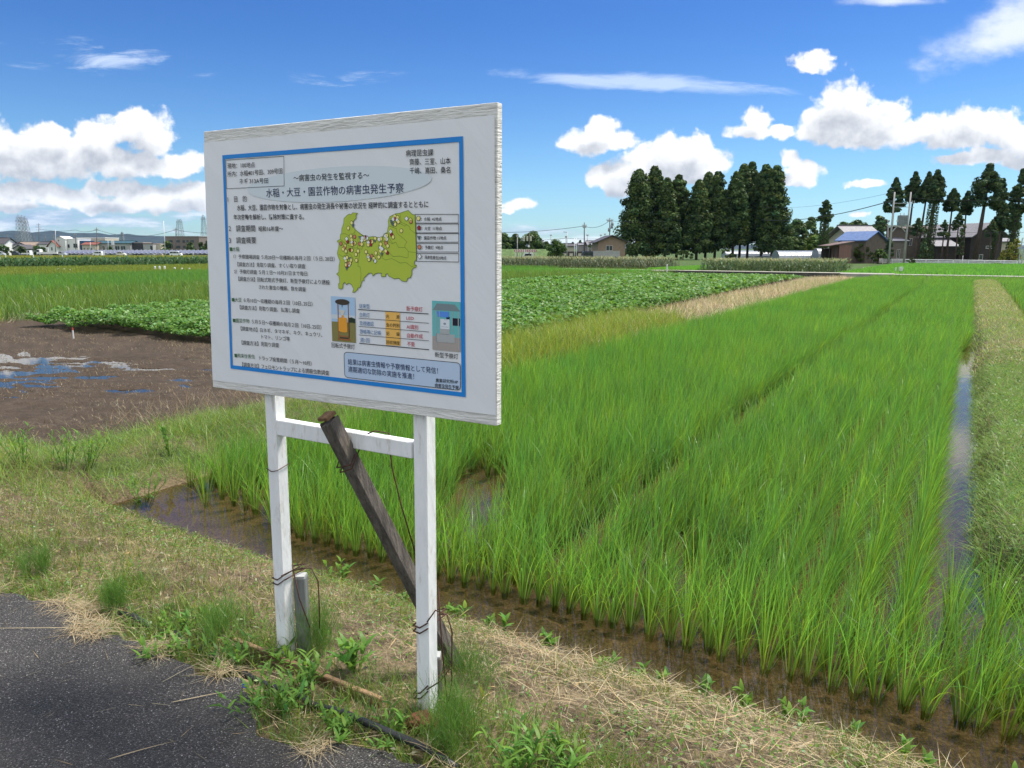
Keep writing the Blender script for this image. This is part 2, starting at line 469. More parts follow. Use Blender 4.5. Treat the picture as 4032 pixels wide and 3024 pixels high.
principled(gg, gcol, 0.9, 0, 0.2, bump(gg, gg.m('ADD', na.outputs['Fac'], nb.outputs['Fac']), 0.45, 0.02))
tag(link('ground', gme, gm), kind='structure')
# the rest of the plain, behind and beside the photographer
mb = MB()
ringi = [(1.2 * math.sin(a), 1.2 * math.cos(a), -0.034) for a in np.radians(np.linspace(66, 294, 40))]
ringo = [(7000 * math.sin(a), 7000 * math.cos(a), -1.8 if math.cos(a) > -0.2 else -0.06) for a in np.radians(np.linspace(66, 294, 40))]
ringm = [(60 * math.sin(a), 60 * math.cos(a), -0.05) for a in np.radians(np.linspace(66, 294, 40))]
for A, B in ((ringi, ringm), (ringm, ringo)):
    for i in range(39): mb.poly((A[i], A[i + 1], B[i + 1], B[i]))
mb.poly([(1.2 * math.sin(a), 1.2 * math.cos(a), -0.034) for a in np.radians(np.linspace(0, 354, 60))])
tag(mb.part('plain', paint('plain_grass', (.07, .09, .03), 0.9, 0.3, 0.4)), kind='structure')

# ------------------------------------------------------------------ water
def water_mat(name, tint, rough=0.015, bumpy=0.02):
    m, gg = material(name)
    tr = gg.new('ShaderNodeBsdfTransparent'); tr.inputs[0].default_value = tuple(tint) + (1,)
    gl = gg.new('ShaderNodeBsdfGlossy'); gl.inputs['Roughness'].default_value = rough
    pos = gg.new('ShaderNodeNewGeometry').outputs['Position']
    nor = bump(gg, gg.noise(pos, 6, 3, 0.5).outputs['Fac'], bumpy, 0.05)
    gg.put(gl.inputs['Normal'], nor)
    fr = gg.new('ShaderNodeFresnel'); fr.inputs['IOR'].default_value = 1.6
    gg.put(fr.inputs['Normal'], nor)
    mx = gg.new('ShaderNodeMixShader'); gg.put(mx.inputs[0], fr.outputs[0])
    gg.nt.links.new(tr.outputs[0], mx.inputs[1]); gg.nt.links.new(gl.outputs[0], mx.inputs[2])
    gg.nt.links.new(mx.outputs[0], gg.out.inputs['Surface'])
    return m
WM = water_mat('shallow_paddy_water', (.78, .72, .60))
mb = MB(); mb.poly([P3(2.9, -6.4, -.45), P3(2.9, 6, -.45), P3(5.3, 6, -.45), P3(5.3, .42, -.45), P3(52, .42, -.45), P3(52, -6.1, -.45), P3(5, -6.4, -.45)])
tag(mb.part('paddy_water', WM), kind='structure')
PUD = (-9.6, 12.0)
pl = float(np.percentile(height(*(np.stack([PUD[0] + rng.normal(0, 1.7, 4000), PUD[1] + rng.normal(0, 1.1, 4000)]))), 52))
mb = MB(); mb.poly([(PUD[0] + 6.0 * math.cos(a), PUD[1] + 3.2 * math.sin(a), pl) for a in np.linspace(0, 2 * math.pi, 40, endpoint=False)])
tag(mb.part('puddle', water_mat('puddle_water', (.6, .55, .45), 0.02, 0.005)), kind='structure')

# ------------------------------------------------------------------ asphalt
def c3p(x, y): return (x / 1.62, 2000 + y / 1.62)
def c4p(x, y): return (1300 + x / 1.58, 2200 + y / 1.58)
edge_px = [c3p(*q) for q in ((-900, 420), (0, 540), (130, 560), (240, 592), (400, 600), (520, 690), (470, 762), (600, 800), (760, 812), (940, 872), (1100, 950), (1180, 1000), (1280, 1060), (1500, 1085), (1600, 1180), (1600, 1280), (1650, 1350), (1640, 1450), (1800, 1485), (1950, 1540))] + \
          [c4p(*q) for q in ((0, 1152), (200, 1182), (400, 1222), (560, 1290), (700, 1420), (900, 1750))]
E0p = [gnd(x, y, 0.0)[:2] for x, y in edge_px]
edge = []
for a, b in zip(E0p, E0p[1:]):
    n = max(2, int(np.linalg.norm(b - a) / 0.025))
    for i in range(n):
        p = a + (b - a) * i / n
        w = (vnoise(np.array([p[0] * 14]), np.array([p[1] * 14]), 77)[0] - .5) * .035
        edge.append((p[0] + w, p[1] + w * 0.7))
ASPH = edge + [(1.5, -1.0), (1.5, -4), (-12, -4), (-12, edge[0][1])]
mb = MB()
mb.prism([(x, y, 0.0) for x, y in ASPH], (0, 0, -0.06))
bmesh.ops.triangulate(mb.bm, faces=[f for f in mb.bm.faces if len(f.verts) > 4])
am, gg = material('worn_asphalt')
pos = gg.new('ShaderNodeNewGeometry').outputs['Position']
v1 = gg.new('ShaderNodeTexVoronoi'); v1.inputs['Scale'].default_value = 120; gg.put(v1.inputs['Vector'], pos)
v2 = gg.new('ShaderNodeTexVoronoi'); v2.inputs['Scale'].default_value = 260; gg.put(v2.inputs['Vector'], pos)
sepc = gg.new('ShaderNodeSeparateColor'); gg.put(sepc.inputs[0], v1.outputs['Color'])
sep2 = gg.new('ShaderNodeSeparateColor'); gg.put(sep2.inputs[0], v2.outputs['Color'])
nn = gg.noise(pos, 3, 5, 0.6)
base = gg.mix(gg.smooth(nn.outputs['Fac'], 0.35, 0.65), (.0105, .0092, .0082), (.024, .0210, .0185))
base = gg.mix(gg.m('MULTIPLY', gg.smooth(sep2.outputs[1], 0.55, 1.0), 0.6), base, (.07, .063, .055))
stv = scale3(gg, pos, (1.0, 1.7, 1.0))
sp1 = gg.noise(stv, 135, 3, 0.7, dist=.6); sp2 = gg.noise(stv, 320, 2, 0.6)
chip = gg.m('MAXIMUM', gg.m('MULTIPLY', gg.smooth(sepc.outputs[0], 0.86, 0.91), gg.smooth(v1.outputs['Distance'], 0.38, 0.2)), gg.m('MULTIPLY', gg.smooth(gg.m('ADD', sp1.outputs['Fac'], gg.m('MULTIPLY', sp2.outputs['Fac'], .35)), 0.735, 0.84), 0.9))
base = gg.mix(chip, base, gg.mix(sepc.outputs[1], (.13, .125, .12), (.42, .40, .37)))
hgt = gg.m('SUBTRACT', gg.noise(pos, 90, 5, 0.7).outputs['Fac'], gg.m('MULTIPLY', v1.outputs['Distance'], 0.8))
principled(gg, base, 0.75, 0, 0.5, bump(gg, hgt, 0.9, 0.008))
tag(mb.part('asphalt_road', am), kind='structure')

# ================================================================== plant builders
def blades(base, dirn, L, w, lean, droop, seg=3, twist=0.5, tipw=0.08, pw=1.6):
    """curved tapering blades; returns verts, quads, (n of verts per blade)"""
    N = len(base)
    d = np.stack([np.cos(dirn), np.sin(dirn), np.zeros(N)], 1)
    tw = dirn + np.pi / 2 + rng.uniform(-twist, twist, N)
    pe = np.stack([np.cos(tw), np.sin(tw), np.zeros(N)], 1)
    p = base.copy(); rows = []
    for i in range(seg + 1):
        kk = i / seg
        ww = (w * np.maximum((1 - kk ** pw) * (0.55 + 0.45 * min(1, kk * 4)), tipw))[:, None] * 0.5
        rows.append(p - pe * ww); rows.append(p + pe * ww)
        th = lean + droop * (kk + 0.5 / seg) ** 1.4
        step = (L / seg)[:, None]
        p = p + step * (d * np.sin(th)[:, None] + np.array([0, 0, 1.0]) * np.cos(th)[:, None])
    V = np.stack(rows, 1).reshape(-1, 3); nv = 2 * (seg + 1)
    o = (np.arange(N) * nv)[:, None]
    F_ = np.concatenate([o + np.array([2 * i, 2 * i + 1, 2 * i + 3, 2 * i + 2]) for i in range(seg)], 0)
    return V, F_, nv
def kites(cen, nrm, L, wd, spin=None, fold=0.0):
    """leaf-shaped four-cornered faces"""
    N = len(cen)
    nrm = nrm / np.maximum(np.linalg.norm(nrm, axis=1, keepdims=True), 1e-6)
    h = rng.normal(size=(N, 3)) if spin is None else spin
    u = np.cross(nrm, h); u /= np.maximum(np.linalg.norm(u, axis=1, keepdims=True), 1e-6)
    v = np.cross(nrm, u)
    L = L[:, None] * 0.5; wd = wd[:, None] * 0.5
    V = np.stack([cen - u * L, cen + v * wd - u * L * 0.15 + nrm * fold * wd, cen + u * L, cen - v * wd - u * L * 0.15 + nrm * fold * wd], 1).reshape(-1, 3)
    return V, np.arange(4 * N).reshape(N, 4), 4
class Veg:
    """gathers blades and leaves into one mesh with per-leaf tints"""
    def __init__(s): s.V, s.F, s.C, s.n = [], [], [], 0
    def add(s, vf, col, tipcol=None):
        V, F_, nv = vf
        if len(V) == 0: return
        s.V.append(V); s.F.append(F_ + s.n); s.n += len(V)
        c = np.repeat(col, nv, 0)
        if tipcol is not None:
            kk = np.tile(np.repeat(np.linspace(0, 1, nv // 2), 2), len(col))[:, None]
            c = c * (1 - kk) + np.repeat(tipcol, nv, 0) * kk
        s.C.append(c)
    def mesh(s, name):
        return npmesh(name, np.concatenate(s.V), np.concatenate(s.F), np.concatenate(s.C))
    def part(s, name, mat, parent=None): return link(name, s.mesh(name), mat, parent)
def tint(N, lo=0.7, hi=1.3, hue=0.12):
    b = rng.uniform(lo, hi, N)[:, None]
    h = rng.normal(0, hue, N)[:, None]
    return np.clip(b * np.concatenate([1 + h * 1.6, 1 + h * 0.3, 1 - h], 1), 0.02, 3)
RICE = leafmat('rice_leaf', (.124, .315, .045), (.245, .555, .058), 0.42, 0.03)
GRASS = leafmat('grass_blade', (.135, .205, .040), (.22, .34, .05), 0.35, 0.02)
STRAW = leafmat('dry_straw', (.46, .375, .23), (.34, .27, .14), 0.2, 0.01)
SOYM = leafmat('soy_leaf', (.105, .225, .045), (.20, .40, .05), 0.3, 0.025, 0.5)
WEED = leafmat('weed_leaf', (.12, .235, .045), (.24, .44, .06), 0.35, 0.008)
BROAD = leafmat('broadleaf_crown', (.060, .100, .026), (.08, .14, .03), 0.25, 0.015)
CEDAR = leafmat('cedar_needles', (.060, .096, .028), (.075, .12, .03), 0.2, 0.01)
PINE = leafmat('pine_needles', (.052, .084, .032), (.065, .10, .032), 0.2, 0.01)
GOLD = leafmat('golden_conifer', (.20, .21, .025), (.18, .2, .02), 0.25, 0.03)
CORN = leafmat('maize_leaf', (.125, .175, .085), (.17, .25, .09), 0.3, 0.015)
BARK = paint('bark', (.075, .055, .042), 0.9, 0.35, 6, bmp=0.6, bscale=14, stretch=(1, 1, .25))

# ------------------------------------------------------------------ rice
WIND = math.atan2(-0.25, 1.0)                       # blades lean with the breeze, to the right
def rice_hill(veg, base, n, L0, wd, seg, spread=0.024, hvar=0.2):
    """base (H,3): n blades for each hill"""
    Hn = len(base); N = Hn * n
    b = np.repeat(base, n, 0)
    da = rng.uniform(0, 2 * np.pi, N)
    rr = np.sqrt(rng.uniform(0, 1, N)) * spread
    b = b + np.stack([np.cos(da) * rr, np.sin(da) * rr, np.zeros(N)], 1)
    hs = np.repeat(L0 if np.ndim(L0) else np.full(Hn, L0), n)
    L = hs * rng.uniform(0.62, 1.05, N)
    lean = np.abs(rng.normal(0.11, 0.11, N)) + rr / spread * 0.08
    droop = np.abs(rng.normal(0.34, 0.34, N)) + (rng.uniform(0, 1, N) < .13) * rng.uniform(.6, 1.4, N)
    ox, oy = np.cos(da) + 0.8 * math.cos(WIND), np.sin(da) + 0.8 * math.sin(WIND)
    dirn = np.arctan2(oy, ox)
    patch = fbm(b[:, 0] * .9, b[:, 1] * .9, 131)[:, None]
    col = tint(N, 0.6, 1.25, 0.10) * np.repeat(tint(Hn, .8, 1.2, .07), n, 0) * (1 + (patch - .5) * np.array([[.6, .3, .1]]))
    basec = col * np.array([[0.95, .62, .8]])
    yel = rng.uniform(0, 1, N) < 0.045
    col[yel] = col[yel] * np.array([[1.9, 1.15, 1.0]])
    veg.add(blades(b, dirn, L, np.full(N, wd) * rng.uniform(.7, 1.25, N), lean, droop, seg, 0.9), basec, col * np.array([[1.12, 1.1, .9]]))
gapc = [(4.74, -3.25, .34), (5.61, -2.62, .30), (5.37, -3.63, .25), (5.1, -3.4, .25), (4.55, -1.55, .2), (4.35, -3.0, .2)]
def in_gap(s, t): return any((s - a) ** 2 + ((t - b) * 1.2) ** 2 < r * r for a, b, r in gapc)
variants = []
for i in range(9):
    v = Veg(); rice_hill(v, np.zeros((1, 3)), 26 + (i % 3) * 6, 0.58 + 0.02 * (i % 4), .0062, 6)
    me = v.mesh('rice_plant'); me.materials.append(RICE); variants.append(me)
front_hills = []
for s0, off in ((3.63, 0.0), (3.80, .05), (3.98, .02)):
    tt = np.arange(-5.9, 2.2, 0.104)
    for t0 in tt:
        ss_ = s0 + .14 * float(sstep(np.array(-t0), 4.6, 6.0)) + rng.normal(0, .012)
        if t0 < -4.4 and s0 < 3.7 and rng.uniform() < .7: continue
        if t0 < -4.9 and rng.uniform() < .55: continue
        if rng.uniform() < .03: continue
        front_hills.append((ss_, t0 + off + rng.normal(0, .012)))
front_hills = sorted(front_hills)[:236]
for s0, t0 in front_hills:
    o = bpy.data.objects.new('rice_plant', variants[rng.integers(9)])
    COL.objects.link(o)
    x, y = xy(s0, t0)
    o.location = (x, y, -.50); o.rotation_euler = (0, 0, rng.uniform(-.5, .5))
    k_ = rng.uniform(.86, 1.08); o.scale = (k_, k_, k_)
    tag(o, 'clump of green rice standing in muddy water at the front edge of the paddy', 'rice plant', 'rice clumps along the front edge of the paddy')
vr = Veg()
def rice_rows(s0, s1, t0, t1, rowsp, hillsp, n, L, wd, seg, zfun=None):
    pts = []
    for t in np.arange(t0, t1, rowsp):
        ss_ = np.arange(s0 + rng.uniform(0, hillsp), s1, hillsp)
        pts.append(np.stack([ss_ + rng.normal(0, .015, len(ss_)), np.full(len(ss_), t) + rng.normal(0, .012, len(ss_))], 1))
    p = np.concatenate(pts)
    keep = np.array([not in_gap(a, b) for a, b in p]) if s0 < 7 else np.ones(len(p), bool)
    keep &= rng.uniform(0, 1, len(p)) > .015
    furrow = (np.abs(p[:, 1] + 2.12) < .13)
    keep &= ~(furrow & (rng.uniform(0, 1, len(p)) < .85))
    p = p[keep]
    X, Y = xy(p[:, 0], p[:, 1])
    hh = L * (0.90 + 0.22 * fbm(X * .35, Y * .35, 91)) * np.where(np.abs(p[:, 1] + 2.12) < .1, .8, 1)
    Z = np.full(len(p), -.50) if zfun is None else zfun(X, Y)
    rice_hill(vr, np.stack([X, Y, Z], 1), n, hh, wd, seg)
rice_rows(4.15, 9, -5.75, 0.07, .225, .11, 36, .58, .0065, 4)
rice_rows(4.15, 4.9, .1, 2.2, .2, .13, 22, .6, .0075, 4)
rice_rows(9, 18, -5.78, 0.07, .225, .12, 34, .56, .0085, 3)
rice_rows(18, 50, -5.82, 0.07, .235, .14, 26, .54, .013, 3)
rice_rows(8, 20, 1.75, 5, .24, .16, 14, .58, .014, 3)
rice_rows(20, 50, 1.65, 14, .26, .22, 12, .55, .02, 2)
tag(vr.part('rice_crop', RICE), 'rows of bright green rice filling the long flooded paddy', 'rice field', kind='stuff')

# ------------------------------------------------------------------ grasses on bank and levees
def scatter(n, s0, s1, t0, t1, mask=None):
    s = rng.uniform(s0, s1, n); t = rng.uniform(t0, t1, n)
    X, Y = xy(s, t)
    if mask is not None:
        k_ = mask(s, t, X, Y); s, t, X, Y = s[k_], t[k_], X[k_], Y[k_]
    return s, t, X, Y, height(X, Y)
EX = np.array([e[0] for e in edge]); EY = np.array([e[1] for e in edge])
o_ = np.argsort(EX)
def off_road(X, Y, m=0.0): return Y > np.interp(X, EX[o_], EY[o_]) + m
def grass(veg, pts, Lr, wr, leanr, droopr, seg, col, tip=None):
    s, t, X, Y, Z = pts; N = len(X)
    veg.add(blades(np.stack([X, Y, Z - .005], 1), rng.uniform(0, 2 * np.pi, N), rng.uniform(*Lr, N), rng.uniform(*wr, N), rng.uniform(*leanr, N), rng.uniform(*droopr, N), seg, 1.2), col(N), tip(N) if tip else None)
def cgreen(N): return tint(N, .6, 1.3, .12)
def colive(N): return tint(N, .6, 1.2, .1) * np.array([[1.5, 1.1, 1.0]])
def cstraw(N): return tint(N, .35, 1.15, .06)
def patchy(thr, sc=2.0, seed=61, inv=False):
    def f(s, t, X, Y):
        k_ = fbm(X * sc, Y * sc, seed) + rng.normal(0, .07, len(X)) > thr
        return ((~k_) if inv else k_) & off_road(X, Y)
    return f
on = lambda s, t, X, Y: off_road(X, Y) & (height(X, Y) > -.43)
both = lambda f: (lambda s, t, X, Y: f(s, t, X, Y) & (height(X, Y) > -.435))
vs, vg = Veg(), Veg()
# mown, half dry turf
grass(vs, scatter(90000, .6, 3.2, -8.5, 2.6, on), (.015, .06), (.002, .0042), (.2, 1.5), (0, .8), 2, cstraw)
grass(vg, scatter(90000, .6, 3.2, -8.5, 2.6, both(patchy(.43))), (.025, .10), (.0022, .0055), (.1, 1.1), (.1, .9), 2, lambda N: tint(N, .6, 1.35, .15) * np.array([[1.15, 1.0, .9]]))
grass(vg, scatter(60000, .5, 2.1, -4.6, 2.2, both(patchy(.46, 2.6, 71))), (.04, .14), (.0022, .0055), (.05, .8), (.1, 1.1), 3, lambda N: tint(N, .7, 1.5, .13))
# cut stalks lying flat
def lying(veg, n, s0, s1, t0, t1, Lr, wr, mask=on, lift=.012):
    s, t, X, Y, Z = scatter(n, s0, s1, t0, t1, mask); N = len(X)
    veg.add(blades(np.stack([X, Y, Z + rng.uniform(.002, .03, N) + lift], 1), rng.normal(-.5, .9, N) + np.pi * rng.integers(0, 2, N), rng.uniform(*Lr, N), rng.uniform(*wr, N), rng.normal(1.52, .07, N), rng.normal(.12, .12, N), 3, .1), tint(N, .55, 1.35, .05))
lying(vs, 7500, .7, 3.25, -8.5, 2.6, (.03, .14), (.0012, .0028))
lying(vs, 3000, 2.3, 3.2, -2.2, 2.5, (.05, .20), (.0014, .0034))
lying(vs, 700, 1.0, 1.9, -4.5, -.9, (.08, .30), (.0014, .003))
# straw mats along the ragged road edge
def near_edge(s, t, X, Y):
    return off_road(X, Y, -.05) & ~off_road(X, Y, .09)
s, t, X, Y, Z = scatter(150000, .4, 2.4, -4.6, .4, near_edge); N = len(X)
kk = fbm(X * 3, Y * 3, 12) > .47; X, Y = X[kk], Y[kk]; N = len(X)
vs.add(blades(np.stack([X, Y, np.maximum(height(X, Y), 0) + rng.uniform(.003, .02, N)], 1), rng.uniform(0, 6.28, N), rng.uniform(.03, .13, N), rng.uniform(.0014, .003, N), rng.normal(1.5, .1, N), rng.normal(.1, .2, N), 2, .1), tint(N, .5, 1.25, .05))
# a few stalks blown on to the asphalt
X = rng.uniform(-3.4, -.4, 260); Y = rng.uniform(1.75, 3.6, 260); kk = ~off_road(X, Y, .02); X, Y = X[kk], Y[kk]; N = len(X)
vs.add(blades(np.stack([X, Y, np.full(N, .004)], 1), rng.uniform(0, 6.28, N), rng.uniform(.015, .09, N), rng.uniform(.001, .0022, N), np.full(N, 1.54), rng.normal(0, .12, N), 4, .05), tint(N, .5, 1.2, .05))
vs.add(blades(np.array([[*gnd(0, 2478)[:2], .006], [*gnd(680, 2770)[:2], .006], [*gnd(430, 2995)[:2], .006], [*gnd(640, 2690)[:2], .006]]), np.array([-.02, .35, .5, 1.0]), np.array([.72, .22, .2, .2]), np.array([.004, .006, .006, .004]), np.full(4, 1.55), np.array([.02, .03, .1, .05]), 6, .05), tint(4, 1, 1.2, .03))
# dead leaves and chaff
s, t, X, Y, Z = scatter(5200, .7, 3.2, -7, 2.6, on); N = len(X)
vs.add(kites(np.stack([X, Y, Z + rng.uniform(.004, .03, N)], 1), np.stack([rng.normal(0, .5, N), rng.normal(0, .5, N), np.ones(N)], 1), rng.uniform(.012, .04, N), rng.uniform(.005, .014, N), fold=.4), tint(N, .18, .95, .09))
tag(vs.part('dry_straw', STRAW), 'pale mown straw and dead stalks lying over the bank', 'dry grass', kind='stuff')
# left levee, taller green grass around the pond corner
left = lambda s, t, X, Y: (height(X, Y) > -.44) & ((t < -5.75) | (s < 3.3)) & off_road(X, Y, .3) & ~((t < -7.5) & (s > 3.55))
grass(vg, scatter(17000, 2.5, 5.5, -9.3, -5.7, lambda s, t, X, Y: left(s, t, X, Y) & (s > 2.55 + .3 * vnoise(X * 2, Y * 2, 4))), (.06, .24), (.003, .006), (.15, 1.1), (.2, 1.2), 4, lambda N: tint(N, .9, 1.7, .12))
lev_l = lambda s, t, X, Y: (t > -7.25) & (t < -5.85)
grass(vg, scatter(20000, 4.5, 14, -7.4, -5.85, lev_l), (.08, .26), (.004, .008), (.2, 1.2), (.2, 1.2), 3, lambda N: tint(N, .8, 1.5, .12))
# right levee: short turf, clover-green with dry parts
grass(vg, scatter(80000, 5.0, 14, .18, 1.75, None), (.04, .16), (.003, .006), (.5, 1.4), (.2, .9), 3, lambda N: tint(N, 1.0, 1.9, .1) * np.array([[1.0, 1.05, 1.3]]))
grass(vg, scatter(30000, 14, 56, .16, 1.75, None), (.06, .2), (.008, .018), (.5, 1.4), (.2, .9), 2, lambda N: tint(N, .9, 1.7, .1) * np.array([[1.2, 1.05, 1.3]]))
# far levees and verges
grass(vg, scatter(52000, 5, 75, -36, -21.6, None), (.25, .62), (.014, .032), (.02, .5), (.2, 1.0), 3, lambda N: tint(N, .6, 1.25, .1) * np.array([[1.0, 1.08, .9]]))
grass(vg, scatter(20000, 8, 19, -8.8, -6.0, lambda s, t, X, Y: (t < -6.0)), (.2, .58), (.006, .014), (.02, .6), (.2, 1.0), 4, lambda N: tint(N, .8, 1.7, .12) * np.array([[1.3, 1.1, .9]]))
# small broad-leaved seedlings and clover mixed into the turf
s, t, X, Y, Z = scatter(30000, .5, 3.1, -6, 2.6, both(patchy(.52, 1.7, 83))); N = len(X)
vg.add(kites(np.stack([X, Y, Z + rng.uniform(.01, .055, N)], 1), np.stack([rng.normal(0, .45, N), rng.normal(0, .45, N), np.ones(N)], 1), rng.uniform(.010, .026, N), rng.uniform(.007, .014, N), fold=.3), tint(N, .6, 1.25, .1) * np.array([[.85, 1.05, .9]]))
s, t, X, Y, Z = scatter(9000, 5.0, 16, .2, 1.7, None); N = len(X)
vg.add(kites(np.stack([X, Y, Z + rng.uniform(.02, .10, N)], 1), np.stack([rng.normal(0, .5, N), rng.normal(0, .5, N), np.ones(N)], 1), rng.uniform(.02, .045, N), rng.uniform(.012, .026, N), fold=.3), tint(N, .7, 1.15, .08) * np.array([[.9, 1.0, 1.1]]))
def tufts(n, s0, s1, t0, t1, h, mask):
    s, t, X, Y, Z = scatter(n, s0, s1, t0, t1, mask); m = 16; N = len(X) * m
    hh = np.repeat(rng.uniform(.5, 1.2, len(X)) * h, m)
    b = np.repeat(np.stack([X, Y, Z - .004], 1), m, 0) + np.stack([rng.normal(0, .012, N), rng.normal(0, .012, N), np.zeros(N)], 1)
    vg.add(blades(b, rng.uniform(0, 6.28, N), hh * rng.uniform(.6, 1.1, N), rng.uniform(.0018, .0045, N), np.abs(rng.normal(.25, .25, N)), rng.uniform(.1, 1.1, N), 4, 1), np.repeat(tint(len(X), .7, 1.4, .14), m, 0) * tint(N, .8, 1.25, .06))
g_ = scatter(5000, 13, 50, -8.6, -5.9, lambda s, t, X, Y: fbm(X * .5, Y * .5, 27) > .45)
grass(vg, g_, (.15, .45), (.006, .016), (.05, .8), (.3, 1.2), 3, lambda N: tint(N, .8, 1.5, .12))
tufts(700, .6, 2.2, -5, 2.3, .11, both(patchy(.45, 2.2, 33))); tufts(260, 2.2, 3.15, -5, 2.4, .07, both(patchy(.5, 2.2, 35))); tufts(120, 1.0, 2.0, -1.6, 2.0, .14, on)
tag(vg.part('green_grass', GRASS), 'green grass on the bank, the levees and the far verges', 'grass', kind='stuff')
vd = Veg()
grass(vd, scatter(20000, 13, 58, -8.9, -5.9, lambda s, t, X, Y: t < -6.0), (.15, .42), (.006, .016), (.05, .8), (.3, 1.3), 3, lambda N: tint(N, 1.0, 2.0, .05))
grass(vd, scatter(8000, 5, 14, .2, 1.75, lambda s, t, X, Y: fbm(X * 1.2, Y * 1.2, 8) > .44), (.06, .22), (.002, .005), (.2, 1.2), (.2, 1.1), 3, cstraw)
grass(vd, scatter(15000, 14, 57, .2, 1.75, lambda s, t, X, Y: fbm(X * .5, Y * .5, 18) > .40), (.06, .22), (.006, .014), (.4, 1.4), (.2, 1.1), 2, lambda N: tint(N, .6, 1.4, .06))
grass(vd, scatter(2500, 4.5, 9, -8.6, -6.3, None), (.08, .3), (.002, .004), (.05, .9), (.2, 1.2), 3, cstraw)
grass(vd, scatter(26000, 3.6, 9.9, -20, -7.4, lambda s, t, X, Y: fbm(X * .8 + Y, Y * 2.2, 44) > .42), (.02, .08), (.004, .009), (.3, 1.5), (0, .6), 2, lambda N: tint(N, .3, .95, .05))
grass(vd, scatter(5000, 5, 70, -22.6, -21.3, None), (.1, .35), (.01, .02), (.1, 1.2), (.2, 1.0), 2, lambda N: tint(N, .5, 1.0, .05))
tag(vd.part('dead_grass', STRAW), 'dead blond grass along the levees and the stubble in the tilled soil', 'dead grass', kind='stuff')

# ------------------------------------------------------------------ soybean field, as one leaf canopy in rows
sv = Veg()
def soy(n, s0, s1, size, zc=.30):
    s = rng.uniform(s0, s1, n); t = rng.uniform(-21.0, -7.7, n)
    right = -8.1 - .045 * (s - 18)
    edge_n = 9.9 + (vnoise(t * 2, s * 0, 5) - .5) * .5 + .03 * (t + 15)
    k_ = (t < right) & (s > edge_n) & (t > -20.7 + .3 * vnoise(s * 2, t * 0, 6))
    s, t = s[k_], t[k_]; N = len(s)
    row = np.abs(((s * .93 + t * .12) / .75) % 1 - .5) * 2          # 0 on the row, 1 between rows
    X, Y = xy(s, t)
    lump = vnoise(X * 3.2, Y * 3.2, 14)
    top = (.30 + .2 * lump) * (1 - .62 * row ** 2) * (1 - .4 * sstep(s, 36, 54))
    z = height(X, Y) + top * rng.uniform(.35, 1.0, N) ** .6 + .03
    nrm = np.stack([rng.normal(.1, .55, N), rng.normal(-.1, .55, N), np.full(N, 1.0)], 1)
    col = tint(N, .65, 1.25, .09) * (0.85 + .3 * lump[:, None])
    pale = rng.uniform(0, 1, N) < .015; col[pale] = col[pale] * np.array([[1.6, 1.3, 1.4]])
    L = rng.uniform(.7, 1.25, N) * size
    sv.add(kites(np.stack([X, Y, z], 1), nrm, L, L * .72, fold=.2), col)
soy(90000, 9.5, 15, .085); soy(110000, 15, 28, .115); soy(90000, 28, 55, .18)
tag(sv.part('soybean_crop', SOYM), 'low green soybean crop planted in rows behind the tilled soil', 'soybeans', kind='stuff')

# ================================================================== the sign
def onS(x, y, s0):
    n = np.array([RX, RY, 0]); r = ray(x, y); o = np.array([0, 0, CZ])
    P = o + r * ((s0 - o @ n) / (r @ n))
    return float(P[0] * TX + P[1] * TY), float(P[2])
def S3(t, z, s): return Vector((s * RX + t * TX, s * RY + t * TY, z))
S_BOARD = 1.902
CR = {0: (0, 0, 1), 1: (780, 380, 1873 / 700), 2: (1380, 400, 1659 / 600), 3: (780, 960, 1714 / 620), 4: (1280, 1100, 2002 / 700), 8: (1320, 820, 2212 / 540)}
def q(cr, x, y):
    a, b, k_ = CR[cr]; return onS(a + x / k_, b + y / k_, S_BOARD)
WHITE = paint('white_painted_wood', (.80, .81, .80), 0.55, .06, 9, bmp=.35, bscale=22, stretch=(1, 1, .25), dirt=(.36, .30, .22), dirt_amt=.5)
WORN = paint('peeling_white_board', (.72, .71, .67), 0.7, .10, 14, bmp=.5, bscale=60, stretch=(.35, .35, 2.5), dirt=(.36, .34, .29), dirt_amt=.4)
sign_loc = P3(1.95, -1.93, -.07)
sign = thing('information_sign', 'white board on two painted posts printed with Japanese text and a green map', 'sign', sign_loc)
bt = [q(1, 58, 370), (q(2, 1598, 5)), q(4, 1932, 1652), q(3, 160, 1560)]      # corners TL TR BR BL
mb = MB()
n_ = Vector((RX, RY, 0))
mb.prism([S3(t, z, S_BOARD) for t, z in bt], n_ * .028)
bmesh.ops.bevel(mb.bm, geom=list(mb.bm.edges), offset=.002, segments=1, affect='EDGES')
board = mb.part('board', WORN, sign)
# vinyl sheet: a finely divided, slightly puckered skin laid over the board
c4_ = [q(1, 62, 489), q(2, 1572, 147), q(4, 1926, 1530), q(3, 162, 1484)]
nu, nv_ = 90, 66
uu, vv_ = np.meshgrid(np.linspace(0, 1, nu), np.linspace(0, 1, nv_))
C_ = [np.array(c) for c in c4_]
tz = ((1 - uu)[..., None] * (1 - vv_)[..., None] * C_[0] + uu[..., None] * (1 - vv_)[..., None] * C_[1] + uu[..., None] * vv_[..., None] * C_[2] + (1 - uu)[..., None] * vv_[..., None] * C_[3])
tz_t, tz_z = tz[..., 0].ravel(), tz[..., 1].ravel()
pk = .0012 * np.sin((tz_t * .8 + tz_z) * 38 + 3 * fbm(tz_t * 4, tz_z * 4, 3)) * fbm(tz_t * 3, tz_z * 3, 8)
SV = np.stack([(S_BOARD - .0018 + pk * .5) * RX + tz_t * TX, (S_BOARD - .0018 + pk * .5) * RY + tz_t * TY, tz_z], 1)
ii = np.arange(nu * nv_).reshape(nv_, nu)
